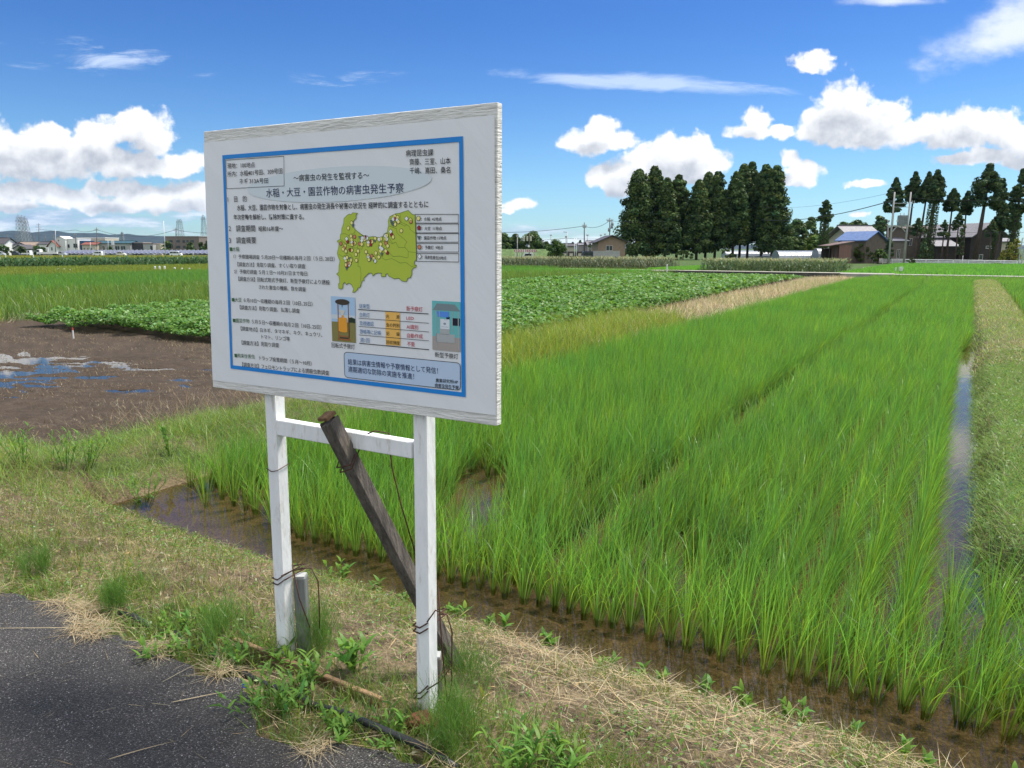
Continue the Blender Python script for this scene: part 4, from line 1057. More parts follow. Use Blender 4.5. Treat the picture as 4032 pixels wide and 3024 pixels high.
for lab, px, py, h, r_, n in (('feathery green horsetail clump growing behind the left sign post', 1262, 2572, .26, .085, 26), ('largest feathery green horsetail clump at the foot of the right sign post', 1790, 2940, .26, .10, 34),
                              ('small horsetail clump on the far left beside the asphalt corner', 150, 2270, .16, .07, 18), ('low horsetail clump beside the road between the hose and the mown turf', 455, 2410, .15, .07, 18), ('horsetail clump just behind the foot of the dark timber prop', 1850, 2640, .16, .10, 18),
                              ('horsetail clump by the left end of the brown plank', 840, 2520, .15, .07, 18)):
    p = gnd(px, py, -.05); horsetail(lab, p[0], p[1], h, r_, n)
def leafy(name, label, x, y, h, n, leaf, wdt, mat, group=None, spread=.06, z=None, up=.55):
    """stems carrying narrow paired leaves"""
    z = zat(x, y) if z is None else z; r = thing(name, label, 'weed', (x, y, z), group)
    m_ = MB(); v = Veg()
    for i in range(n):
        a = random.uniform(0, 6.28); rr = spread * random.uniform(.3, 1.3)
        P_ = [Vector((x + .2 * rr * math.cos(a), y + .2 * rr * math.sin(a), z)), Vector((x + .6 * rr * math.cos(a), y + .6 * rr * math.sin(a), z + h * .5)), Vector((x + rr * math.cos(a), y + rr * math.sin(a), z + h * random.uniform(.75, 1.05)))]
        m_.tube(P_, [.0022, .0018, .0012], 4)
        nl = 7
        kk_ = np.linspace(.2, 1.0, nl)
        b = np.array([np.array(P_[0].lerp(P_[1], min(1, k2 * 2)) if k2 < .5 else P_[1].lerp(P_[2], k2 * 2 - 1)) for k2 in kk_])
        v.add(blades(b, np.arange(nl) * 2.4 + a + rng.normal(0, .3, nl), leaf * rng.uniform(.7, 1.2, nl), np.full(nl, wdt), rng.uniform(up - .3, up + .5, nl), rng.uniform(.4, 1.1, nl), 4, .2, .05, 2.0), tint(nl, .75, 1.25, .08))
    m_.part('stem', paint('weed_stem', (.08, .16, .03), .6, .2), r); v.part('leaves', mat, r)
    return r
for lab, px, py, h, n, lf in (('leafy weed sprawling over the asphalt edge left of the brown plank', 640, 2590, .10, 5, .085), ('broad leaved weed beside the left end of the plank', 900, 2620, .13, 5, .09), ('lush leafy weed mound over the hose in front of the plank', 1060, 2790, .15, 9, .085), ('leafy weed in front of the middle of the plank', 1190, 2700, .13, 6, .085),
                              ('leafy weed right at the foot of the left sign post', 1130, 2590, .10, 4, .09), ('sprouting weed with upright leaves at the bottom of the picture', 2050, 3030, .17, 6, .10), ('pale weed seedling between the hose and the right post', 1560, 2900, .09, 4, .07), ('leafy weed over the straw at the lower end of the hose', 1320, 2900, .10, 6, .08),
                              ('weed with long blades at the bottom edge beneath the turf', 2230, 3000, .12, 5, .10), ('weed standing by the left edge of the asphalt corner', 700, 2480, .09, 5, .07)):
    p = gnd(px, py, -.03); leafy('leafy_weed', lab, p[0], p[1], h * .85, int(n * 2.2), lf * .6, .014, WEED, None, .10 if n < 8 else .16)
p = gnd(1400, 2640, -.05)
leafy('sow_thistle', 'pale green jagged leaved thistle rosette between the two sign posts', p[0], p[1], .11, 5, .085, .026, WEED, None, .05)
for px, py, lab in ((95, 1830, 'tallest yellow green weed at the left edge of the grass bank'), (260, 1815, 'yellow green weed at the grass edge second from the left'), (345, 1790, 'small yellow green weed beside the dark soil rim'), (560, 1840, 'upright weed with a stalk beside the grassy soil edge'), (670, 1730, 'tall weed standing out against the bare soil by the pond corner')):
    p = gnd(px, py + 40, -.25); leafy('tall_weed', lab, p[0], p[1], .34 if px < 300 else .29, 10, .075, .015, WEED, None, .15)
for i in range(26):
    s0 = 3.20 + random.uniform(-.10, .07); t0 = -3.3 + i * .17 + random.uniform(-.07, .07)
    x, y = xy(s0, t0); leafy('bean_seedling', 'small leafy seedling sprouting at the muddy edge of the ditch', x, y, random.uniform(.05, .12), 2, .055, .026, WEED, 'seedlings along the muddy ditch', .05)

# ================================================================== the far scene
def gz(Y): return zfar(Y)
def sx(x0, x1, Y): return abs(x1 - x0) / F * Y
# ------------------------------------------------------------------ lane, wall and fields behind the paddy
m_ = MB()
m_.prism([P3(63.4, -34, -.30), P3(63.4, -5, -.30), P3(66.4, -5, -.30), P3(66.4, -34, -.30)], (0, 0, -.5))
m_.prism([P3(64.2, -5, -.33), P3(64.2, 40, -.36), P3(66.0, 40, -.36), P3(66.0, -5, -.33)], (0, 0, -.5))
tag(m_.part('farm_lane', paint('pale_concrete_lane', (.30, .285, .24), .85, .2, 1.2, bmp=.3)), kind='structure')
m_ = MB(); m_.prism([P3(63.18, -23, -.26), P3(63.18, -8.6, -.26), P3(63.36, -8.6, -.26), P3(63.36, -23, -.26)], (0, 0, -.55))
for t in np.arange(-22, -9, 4.4): m_.prism([P3(63.02, t, -.30), P3(63.02, t + .3, -.30), P3(63.16, t + .3, -.30), P3(63.16, t, -.30)], (0, 0, -.5))
w_ = m_.part('retaining_wall', paint('shadow_dark_concrete', (.07, .065, .055), .9, .4, 2, bmp=.4)); tag(w_, 'low shadow-dark concrete retaining wall under the edge of the farm lane', 'wall')  # shadow below the lane edge is put into this dark wall colour
vf = Veg()
def field_rows(n, s0, s1, t0, t1, L, wd, mult, seg=2, zf=True):
    s = rng.uniform(s0, s1, n); t = rng.uniform(t0, t1, n); X, Y = xy(s, t)
    Z = np.array([zfar(y) for y in Y]) - .05
    N = len(X)
    vf.add(blades(np.stack([X, Y, Z], 1), rng.uniform(0, 6.28, N), rng.uniform(.75, 1.05, N) * L, np.full(N, wd), np.abs(rng.normal(.1, .1, N)), rng.uniform(.1, .6, N), seg, 1), tint(N, .75, 1.2, .06) * np.array([mult]))
field_rows(52000, 66.8, 126, -9.4, 42, .36, .09, (1, 1.05, 1))
field_rows(16000, 49, 64.2, -6.2, 22, .25, .06, (1.1, .9, 1))
field_rows(46000, 12, 70, -56, -36.5, .55, .05, (.85, .78, .8))
field_rows(30000, 66.8, 84, -26, -21.5, .45, .08, (1.1, 1.1, 1))
field_rows(30000, 50, 64, -60, -24, .40, .07, (.9, 1, 1))
tag(vf.part('distant_rice', RICE), 'sheets of green rice beyond the farm lane and the left levee', 'rice fields', kind='stuff')
vf = Veg()
field_rows(60000, 15, 90, -84, -56, .5, .09, (1.5, 1.2, 1.0), 3)
n = 60000
Y = rng.uniform(150, 330, n); X = -Y * rng.uniform(.30, .82, n); Z = np.array([zfar(y) for y in Y]) - .1
vf.add(blades(np.stack([X, Y, Z], 1), rng.uniform(0, 6.28, n), rng.uniform(.4, .7, n), np.full(n, .35), np.abs(rng.normal(.2, .2, n)), rng.uniform(.1, .6, n), 2, 1), tint(n, .8, 1.2, .06) * np.array([[1.9, 1.25, 1.0]]))
tag(vf.part('meadow_grass', GRASS), 'taller meadow grass in the middle distance on the left', 'grass', kind='stuff')
def maize(label, pts, h, tassel, seg=3, dens=10, wd=.10, mult=(1, 1, 1), leaf=.8):
    v = Veg(); N = len(pts)
    z = np.array([zfar(y) for y in pts[:, 1]]) - .05
    b = np.repeat(np.concatenate([pts, z[:, None]], 1), dens, 0); m = len(b)
    kk_ = rng.uniform(.05, .85, m) * np.repeat(rng.uniform(.85, 1.1, N), dens) * h
    b[:, 2] += kk_; b[:, :2] += rng.normal(0, .05, (m, 2))
    v.add(blades(b, rng.uniform(0, 6.28, m), rng.uniform(.5, 1.0, m) * leaf, np.full(m, wd), rng.uniform(.3, .8, m), rng.uniform(.6, 1.7, m), seg, .8), tint(m, .55, 1.25, .08) * np.array([mult]))
    v.add(blades(np.concatenate([pts, z[:, None]], 1), rng.uniform(0, 6.28, N), np.full(N, h), np.full(N, .06), np.abs(rng.normal(0, .05, N)), np.full(N, .03), 2, 1, .5), tint(N, .6, 1.1, .05) * np.array([mult]))
    if tassel:
        bb = np.concatenate([pts, (z + h * rng.uniform(.86, 1.02, N))[:, None]], 1); bb = np.repeat(bb, 4, 0); k2 = len(bb)
        v.add(blades(bb, rng.uniform(0, 6.28, k2), rng.uniform(.2, .34, k2), np.full(k2, .05), rng.uniform(.1, .7, k2), rng.uniform(.1, .8, k2), 2, 1, .4), tint(k2, .75, 1.3, .04) * np.array([[3.0, 2.1, 2.4]]))
    o = v.part('maize_crop', CORN); return tag(o, label, 'maize', kind='stuff')
def block(s0, s1, t0, t1, ds, dt):
    S, T_ = np.meshgrid(np.arange(s0, s1, ds), np.arange(t0, t1, dt)); n = S.size
    X, Y = xy(S.ravel() + rng.normal(0, .06, n), T_.ravel() + rng.normal(0, .06, n)); return np.stack([X, Y], 1)
maize('block of tasselled maize with pale brown tops in front of the white guard fence', block(68, 75, -21.2, -9.4, .8, .28), 1.12, True)
maize('long block of grey green maize stretching from the sign to the cedar grove', block(70, 78, -46, -26.2, .9, .3), 1.2, True, mult=(1.15, .95, 1.2))
S, T_ = np.meshgrid(np.arange(24, 100, .42), np.arange(-92, -84, .9)); n = S.size
X, Y = xy(S.ravel() + rng.normal(0, .1, n), T_.ravel() + rng.normal(0, .1, n))
maize('tall dark leafy crop in a long strip at the left behind the meadow', np.stack([X, Y], 1), 1.25, False, mult=(.62, .85, .75), wd=.16, leaf=.7)
# ------------------------------------------------------------------ trees
def crown(veg, clumps, size, per, flatten=.75, up=.6, base=(1, 1, 1)):
    cs = np.array([c[:3] for c in clumps]); rs = np.array([c[3] for c in clumps]); N = len(clumps)
    ii_ = np.repeat(np.arange(N), per); m = len(ii_)
    d = rng.normal(size=(m, 3)); d /= np.linalg.norm(d, axis=1, keepdims=True)
    rr = rng.uniform(.45, 1.05, m) ** .6
    p = cs[ii_] + d * (rs[ii_] * rr)[:, None] * np.array([[1, 1, flatten]])
    nrm = d + np.array([[0, 0, up]]) + rng.normal(0, .45, (m, 3))
    L = rng.uniform(.6, 1.3, m) * size
    tc = tint(N, .6, 1.7, .09)[ii_] * tint(m, .7, 1.3, .06) * np.array([base])
    veg.add(kites(p, nrm, L, L * .7), tc)
def trunk(name, pts, r0, r1, parent, mat=BARK, limbs=()):
    m_ = MB(); n = len(pts)
    m_.tube(pts, [r0 + (r1 - r0) * i / (n - 1) for i in range(n)], 8)
    for a, b, ra in limbs: m_.tube([a, tuple((np.array(a) + np.array(b)) / 2 + np.array([0, 0, .06])), b], [ra, ra * .7, ra * .35], 5)
    return m_.part(name, mat, parent, True)
def cedar(label, x, ytop, ybot, hw, Y, cat='tree', group=None, per=62, n=120, shape=.75, size=.46, mat=None, wide=0.35, name='cedar_tree', lean=0.0, trunk_r=.32, ivy=None, sparse=0.0, round_=0.0):
    zb = gz(Y); top = at(x, ytop, Y); bot = at(x, ybot, Y); X = top[0]; zt = top[2]; z0 = max(bot[2], zb + .5); R_ = hw / F * Y
    r = thing(name, label, cat, (X + lean, Y, zb), group)
    cl = []
    for i in range(n):
        h = random.random() ** .9
        prof = (1 - h) ** (shape * .72) * (min(1.0, (h + .25) / .35) ** .5 if round_ == 0 else (1 - abs(2 * h - .75) ** 2.4 * .6)) + .05
        if random.random() < sparse: continue
        a = random.uniform(0, 6.28); rr = R_ * prof * math.sqrt(random.uniform(.2, 1.0))
        cr_ = R_ * (.20 + .16 * random.random()) * (1 - .45 * h)
        rr = max(0, rr - cr_ * .6)
        cl.append((X + lean * (1 - h) * .3 + rr * math.cos(a), Y + rr * math.sin(a), z0 + (zt - z0) * h * .985 - cr_ * .2, cr_))
    cl.append((X, Y, zt - .5, .45)); cl.append((X, Y, zt - 1.2, .7))
    v = Veg(); crown(v, cl, size, per); v.part('crown', mat or CEDAR, r)
    limbs = []
    for c in random.sample(cl, min(8, len(cl))):
        limbs.append(((X, Y, c[2] - abs(c[0] - X) * .2), (c[0], c[1], c[2]), .08))
    pts = [(X + lean, Y, zb - .3), (X + lean * .6, Y, zb + (zt - zb) * .3), (X + lean * .2, Y, zb + (zt - zb) * .65), (X, Y, zt - .8)]
    trunk('trunk', pts, trunk_r, .07, r, BARK, limbs)
    if ivy:
        v = Veg(); L = zt - zb; m = ivy
        kk_ = rng.uniform(0, (z0 - zb) / L + .1, m); a = rng.uniform(0, 6.28, m); rad_ = trunk_r * (1.35 + .5 * rng.uniform(0, 1, m)) * (1.15 - .4 * kk_)
        cx_ = np.interp(kk_, [0, .3, .65, 1], [X + lean, X + lean * .6, X + lean * .2, X])
        p = np.stack([cx_ + rad_ * np.cos(a), Y + rad_ * np.sin(a), zb + kk_ * L], 1)
        v.add(kites(p, np.stack([np.cos(a), np.sin(a), rng.normal(.3, .4, m)], 1) + rng.normal(0, .4, (m, 3)), rng.uniform(.16, .34, m), rng.uniform(.14, .28, m)), tint(m, .6, 1.2, .1))
        v.part('ivy', BROAD, r)
    return r
grove = [(2517, 668, 990, 84, 186, 'leftmost cedar of the dense grove, sloping down to the brown house'), (2580, 653, 985, 70, 190, 'tall cedar just inside the left edge of the grove'), (2628, 700, 990, 58, 184, 'short pointed cedar in the left half of the grove'),
         (2676, 684, 980, 62, 189, 'narrow cedar with a peaked top left of the notch in the grove'), (2755, 708, 985, 60, 185, 'low topped cedar just right of the notch in the grove'), (2792, 678, 975, 60, 193, 'slim cedar standing behind the middle of the grove'),
         (2830, 675, 970, 62, 188, 'cedar with blunt top in the middle of the grove'), (2902, 675, 960, 58, 186, 'cedar in front of the highest tops of the grove'), (2931, 646, 950, 60, 196, 'high cedar top behind the right half of the grove'),
         (2963, 636, 950, 56, 199, 'highest cedar of the grove, rising behind the others'), (3018, 644, 960, 60, 193, 'high cedar second from the right side of the grove'), (3060, 652, 985, 66, 185, 'rightmost cedar of the grove with a straight dark side')]
for x, a, b, hw, Y, lab in grove:
    cedar(lab, x, a, b, hw * 1.24, Y, group='cedars of the dark grove', n=270, per=80, size=.58, trunk_r=.36)
# low dark undergrowth at the foot of the grove
def bush(name, label, x, ytop, ybase, hw, Y, mat=BROAD, n=34, per=80, size=.34, cat='shrub', group=None, base=(1, 1, 1), tr=.12, form=1.0, dY=0.0):
    zb = gz(Y); top = at(x, ytop, Y); X = top[0]; zt = top[2]; R_ = hw / F * Y; Hh = zt - zb
    r = thing(name, label, cat, (X, Y, zb), group); cl = []
    for i in range(n):
        a = random.uniform(0, 6.28); h = random.random() ** .8; e = math.sqrt(max(0, 1 - (abs(h - .42) / .60) ** 2)) if form else 1
        rr = R_ * e * math.sqrt(random.uniform(.1, 1)); cr_ = min(R_, Hh * .5) * random.uniform(.22, .36)
        rr = max(0, rr - cr_ * .5)
        cl.append((X + rr * math.cos(a), Y + rr * math.sin(a) * .8, zb + cr_ * .6 + (Hh - cr_ * 1.3) * h, cr_))
    v = Veg(); crown(v, cl, size, per, base=base); v.part('crown', mat, r)
    trunk('trunk', [(X, Y, zb - .2), (X + .05 * R_, Y, zb + Hh * .4), (X, Y, zb + Hh * .75)], tr, tr * .4, r, BARK, [((X, Y, zb + Hh * .3), c[:3], tr * .5) for c in random.sample(cl, 4)])
    return r
for x, a, hw, Y, lab in ((2450, 985, 28, 180, 'low shrub below the leftmost cedar beside the grey wall'), (2560, 978, 40, 182, 'dark undergrowth shrub below the left half of the grove'), (2690, 985, 40, 181, 'dark shrub under the middle of the cedar grove'), (2880, 996, 24, 180, 'small shrub among the bare trunks of the grove')):
    bush('shrub', lab, x, a, 1015, hw, Y, n=22)
# wooded background behind the plastic tunnel
for x, a, hw, Y, mt, bs, lab in ((3140, 860, 50, 215, BROAD, (1, 1, 1), 'rounded broadleaf tree directly right of the cedar grove'), (3195, 853, 34, 222, CEDAR, (1.2, 1.2, 1.2), 'conifer top showing behind the broadleaf trees'), (3215, 925, 62, 190, BROAD, (1.9, 1.7, 1.2), 'light green bushy tree behind the plastic tunnel'),
                               (3285, 890, 48, 212, BROAD, (1.2, 1.2, 1), 'broadleaf tree behind the lone ivy trunk'), (3320, 870, 40, 225, CEDAR, (1.1, 1.1, 1.1), 'dark conifer left of the big grey roof'), (3290, 935, 45, 195, BROAD, (1.5, 1.45, 1), 'pale shrubby tree between the ivy trunk and the shed'), (3380, 862, 52, 235, BROAD, (1.1, 1.1, 1), 'wide treetop behind the big grey roof'), (3465, 848, 45, 232, PINE, (1.3, 1.3, 1.3), 'pine treetop behind the right end of the grey roof'), (3130, 930, 50, 200, BROAD, (1.1, 1.1, .9), 'leafy tree filling the gap at the foot of the grove')):
    bush('background_tree', lab, x, a, 1005, hw, Y, mt, n=60, per=110, size=.62, cat='tree', base=bs, tr=.2)
cedar('lone cedar with tufted top and ivy covered trunk beside the plastic tunnel', 3254, 787, 868, 33, 150, n=60, per=60, size=.32, ivy=2600, trunk_r=.55, name='ivy_clad_cedar', shape=.6)
pines = [(3531, 700, 826, 43, 135, -.2, 'tufted pine behind the left pole of the transformer frame', .30, 0), (3607, 676, 790, 40, 142, -.5, 'tall pine with oval crown just right of the transformer frame', .30, 0), (3660, 676, 790, 32, 140, -.9, 'slim dark pine leaning beside the ivy covered one', .30, 0), (3695, 667, 790, 43, 132, -.7, 'tall pine with a thick ivy covered trunk', .55, 2600),
         (3758, 740, 826, 36, 133, -.2, 'shorter pine with a tufted crown in the middle of the pine row', .24, 0), (3812, 752, 840, 26, 136, .3, 'thin crooked pine before the dark wooden house', .22, 0), (3900, 645, 800, 68, 131, -.9, 'biggest pine with a broad crown in front of the dark house', .50, 0), (3952, 700, 830, 34, 138, -.4, 'ivy wrapped pine close behind the biggest one', .26, 900),
         (4030, 665, 840, 44, 128, -.5, 'pine cut by the right edge of the picture', .45, 1800), (3960, 800, 900, 34, 126, -1.0, 'slanting lower pine left of the golden conifers', .22, 0), (4000, 820, 900, 30, 133, -.6, 'low dark pine behind the golden conifers', .22, 0)]
for x, a, b, hw, Y, ln, lab, tr, iv in pines:
    cedar(lab, x, a, b, hw, Y, name='pine_tree', mat=PINE, n=120, per=75, size=.40, shape=.55, lean=ln, trunk_r=tr, ivy=iv or None, group='tall pines along the white fence', round_=1, sparse=.12)
for x, a, b, hw, Y, lab in ((3618, 858, 930, 34, 124, 'small pine just right of the transformer poles'), (3722, 866, 930, 26, 126, 'small conifer in front of the ivy covered trunk'), (3780, 835, 905, 30, 127, 'small ragged pine before the roof of the dark house'), (3910, 865, 930, 27, 125, 'small pine in front of the dark gable'), (3790, 905, 1010, 14, 122, 'narrow ivy column beside the dark house wall'), (3640, 950, 1020, 20, 122, 'low green bush at the foot of the pines'), (3505, 930, 1020, 22, 124, 'low pine shrub left of the transformer poles')):
    cedar(lab, x, a, b, hw, Y, name='small_pine', mat=PINE, n=40, per=60, size=.26, shape=.5, trunk_r=.14, round_=1, group='small pines behind the white fence')
for x, a, hw, lab in ((4018 - 12, 938, 22, 'taller golden conifer by the right edge of the picture'), (3952, 985, 15, 'small golden conifer left of the taller golden one'), (3982, 955, 16, 'middle golden conifer of the yellow green group')):
    cedar(lab, x, a, 1030, hw, 112, name='golden_conifer', mat=GOLD, n=50, per=60, size=.18, shape=.45, trunk_r=.10, round_=0, group='golden conifers by the fence')
bush('shrub', 'round dark shrub against the brown gable wall of the blue roofed house', 3400, 945, 1020, 32, 128, n=34, size=.24, base=(1.0, .9, .8))
bush('shrub', 'spreading shrub left of the transformer poles', 3462, 978, 1020, 34, 122, n=30, size=.24, base=(.9, .9, .7))
bush('shrub', 'small dark shrub growing in front of the white guard fence', 3590, 1012, 1040, 20, 111, n=14, size=.16)
bush('shrub', 'low shrub at the kerb below the golden conifers', 3925, 1036, 1048, 26, 108, n=14, size=.16)
# ------------------------------------------------------------------ houses
DARKW = paint('dark_timber_boards', (.040, .033, .028), .85, .4, 4, bmp=.9, bscale=5, stretch=(.3, .3, 6), dirt=(.10, .09, .08), dirt_amt=.35)
TILE = paint('grey_roof_tiles', (.17, .165, .18), .55, .25, 2, bmp=.5, bscale=6)
def house(name, label, x0, x1, yr, ye, Y, depth, wall, roof, axis='y', cat='house', over=.5, wins=(), ybase=None, yaw=0.0, group=None, base=None):
    """gabled building: axis 'y' shows its gable, axis 'x' shows its long roof slope. wins: (u0,u1,v0,v1) on the front wall"""
    zb = gz(Y) if base is None else base
    L, R_ = at(x0, ye, Y), at(x1, ye, Y); ze = L[2]; zr = at((x0 + x1) / 2, yr, Y + (0 if axis == 'y' else depth / 2))[2]
    w = R_[0] - L[0]; cx_ = (L[0] + R_[0]) / 2
    r = thing(name, label, cat, (cx_, Y + depth / 2, zb), group)
    M = Matrix.Translation((cx_, Y + depth / 2, zb)) @ Matrix.Rotation(yaw, 4, 'Z')
    he, hr, hx, hy = ze - zb, zr - zb, w / 2, depth / 2
    m_ = MB()
    if axis == 'y':
        m_.prism([(-hx, -hy, -.3), (hx, -hy, -.3), (hx, -hy, he), (0, -hy, hr - .12), (-hx, -hy, he)], (0, depth, 0))
    else:
        m_.prism([(-hx, -hy, -.3), (-hx, hy, -.3), (-hx, hy, he), (-hx, 0, hr - .12), (-hx, -hy, he)], (w, 0, 0))
    m_.bm.transform(M); m_.part('wall', wall, r)
    m_ = MB(); th = .16
    if axis == 'y':
        sl = (hr - he) / hx; o = over
        for sg in (-1, 1): m_.prism([(0, -hy - o, hr), (sg * (hx + o), -hy - o, he - sl * o), (sg * (hx + o), -hy - o, he - sl * o + th), (0, -hy - o, hr + th)], (0, depth + 2 * o, 0))
    else:
        sl = (hr - he) / hy; o = over
        for sg in (-1, 1): m_.prism([(-hx - o, 0, hr), (-hx - o, sg * (hy + o), he - sl * o), (-hx - o, sg * (hy + o), he - sl * o + th), (-hx - o, 0, hr + th)], (w + 2 * o, 0, 0))
        m_.box((0, 0, hr + th + .06), (w + 2 * o, .35, .22))
    m_.bm.transform(M); m_.part('roof', roof, r)
    for u0, u1, v0, v1 in wins:
        m_ = MB(); xa, xb, za, zc = -hx + u0 * w, -hx + u1 * w, v0 * he, v1 * he
        fr = .06 + .02 * w / 10
        for b_ in ((xa, xb, za - fr, za), (xa, xb, zc, zc + fr), (xa - fr, xa, za - fr, zc + fr), (xb, xb + fr, za - fr, zc + fr), ((xa + xb) / 2 - fr / 2, (xa + xb) / 2 + fr / 2, za, zc)):
            m_.box(((b_[0] + b_[1]) / 2, -hy - .03, (b_[2] + b_[3]) / 2), (b_[1] - b_[0], .08, b_[3] - b_[2]))
        m_.bm.transform(M); f = m_.part('window', paint('pale_window_frame', (.55, .54, .50), .6, .1), r)
        m_ = MB(); m_.box(((xa + xb) / 2, -hy - .012, (za + zc) / 2), (xb - xa, .02, zc - za)); m_.bm.transform(M)
        link('pane', m_.mesh('pane'), glassy(), f)
    return r
def slab_building(name, label, x0, x1, yt, Y, depth, wall, cat='building', wins=(), extra=None, roofm=None, group=None):
    """flat roofed building with parapet band"""
    zb = gz(Y); L, R_ = at(x0, yt, Y), at(x1, yt, Y); hh = L[2] - zb; w = R_[0] - L[0]; cx_ = (L[0] + R_[0]) / 2
    r = thing(name, label, cat, (cx_, Y + depth / 2, zb), group)
    m_ = MB(); m_.box((cx_, Y + depth / 2, zb + hh / 2 - .15), (w, depth, hh + .3 - .25)); m_.part('wall', wall, r)
    m_ = MB(); m_.box((cx_, Y + depth / 2, zb + hh - .06), (w + .3, depth + .3, .42)); m_.part('roof', roofm or wall, r)
    for u0, u1, v0, v1 in wins:
        m_ = MB(); m_.box((cx_ + (u0 + u1 - 1) / 2 * w, Y - .03, zb + (v0 + v1) / 2 * hh), ((u1 - u0) * w, .1, (v1 - v0) * hh)); m_.part('window', glassy(), r)
    return r
cream = paint('cream_render', (.52, .47, .38), .8, .1); whitew = paint('white_render', (.72, .72, .70), .8, .08); greyw = paint('grey_render', (.36, .36, .35), .8, .12)
brownw = paint('brown_plaster', (.145, .118, .092), .85, .15, 2); pinkw = paint('rusty_pink_sheet', (.20, .11, .09), .8, .2, 2, bmp=.5, bscale=3, stretch=(4, 4, .2)); tanw = paint('tan_plaster', (.27, .195, .14), .85, .1, 2)
blueroof = paint('blue_sheet_roof', (.085, .15, .32), .5, .2, 2, bmp=.4, bscale=4); darkroof = paint('dark_tile_roof', (.06, .055, .06), .6, .25, 2); redroof = paint('red_brown_roof', (.20, .065, .045), .7, .2, 2); tealroof = paint('teal_roof', (.02, .075, .10), .6, .15)
# right side
big = house('farmhouse', 'large farmhouse with a wide grey tiled roof behind the blue roofed house', 3355, 3455, 892, 938, 150, 10, cream, TILE, 'x', over=1.2, yaw=.1)
house('blue_roofed_house', 'brown plastered house with a bright blue metal roof slope', 3365, 3478, 913, 944, 128, 5.5, brownw, blueroof, 'y', over=.45, yaw=.5)
m0 = at(3310, 965, 124); sh = thing('lean_to_shed', 'rusty pink lean-to shed with a brown tin roof beside the blue roofed house', 'shed', (m0[0] + 1, 126, gz(124)))
m_ = MB(); m_.box((m0[0] + .95, 126.3, gz(124) + 1.45), (2.0, 4, 3.0)); m_.part('wall', pinkw, sh)
m_ = MB(); m_.prism([(m0[0] - 1.9, 124, gz(124) + 2.75), (m0[0] + 2.3, 124, gz(124) + 3.45), (m0[0] + 2.3, 124, gz(124) + 3.57), (m0[0] - 1.9, 124, gz(124) + 2.87)], (0, 4.6, 0)); m_.part('roof', paint('brown_tin', (.15, .095, .075), .6, .25), sh)
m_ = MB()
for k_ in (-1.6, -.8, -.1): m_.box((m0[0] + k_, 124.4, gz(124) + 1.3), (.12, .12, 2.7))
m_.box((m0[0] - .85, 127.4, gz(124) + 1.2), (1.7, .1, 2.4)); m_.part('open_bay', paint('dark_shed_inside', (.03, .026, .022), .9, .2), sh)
PLASTIC = paint('greenhouse_plastic', (.17, .20, .23), .35, .15, 1.5, spec=.7, bmp=.3, bscale=2)
def tunnel(label, x0, x1, ytop, Y, depth):
    a, b = at(x0, ytop, Y), at(x1, ytop, Y); zb = gz(Y); hh = a[2] - zb; L = b[0] - a[0]
    r = thing('plastic_tunnel', label, 'greenhouse', ((a[0] + b[0]) / 2, Y, zb)); m_ = MB()
    prof = [(-math.cos(w) * depth / 2, math.sin(w) * hh) for w in np.linspace(0, math.pi, 11)]
    m_.prism([(a[0], Y + p, zb + z) for p, z in prof], (L, 0, 0)); m_.part('cover', PLASTIC, r)
    m_ = MB()
    for k_ in np.linspace(0, 1, 7): m_.tube([(a[0] + L * k_, Y + p * 1.01, zb + z * 1.01) for p, z in prof], .03, 4)
    m_.part('hoops', paint('galvanised', (.40, .41, .42), .5, .1, metal=.6), r)
tunnel('long low plastic tunnel greenhouse with pale dusty cover', 3055, 3200, 987, 142, 5)
tunnel('small white plastic covered tunnel beside the ivy clad trunk', 3212, 3278, 978, 138, 4)
tunnel('plastic tunnel glimpsed between the bare trunks of the grove', 2850, 3035, 986, 226, 5)
house('dark_house', 'big old house of dark horizontal boards with a grey tiled gable roof', 3770, 3935, 880, 925, 142, 12, DARKW, TILE, 'y', over=1.0, wins=((.20, .42, .08, .26), (.50, .78, .50, .58)), yaw=.32)
house('dark_annex', 'low annex with a grey lean roof left of the dark boarded house', 3690, 3765, 948, 968, 140, 6, DARKW, TILE, 'x', over=.6)
house('house', 'brown two storey house block between the pine trunks', 3568, 3700, 893, 902, 152, 8, brownw, paint('brown_roof', (.09, .07, .055), .7, .2), 'x', over=.5, wins=((.1, .2, .5, .7), (.6, .7, .5, .7)))
house('house', 'low cream house with a grey roof behind the golden conifers', 3938, 4000, 928, 950, 146, 8, cream, TILE, 'x', over=.6)
house('house', 'plain grey outbuilding behind the transformer poles', 3478, 3575, 942, 950, 136, 6, paint('grey_brown_sheet', (.20, .17, .15), .8, .2, 2), TILE, 'x', over=.3, wins=((.1, .2, .2, .6), (.6, .7, .2, .6)))
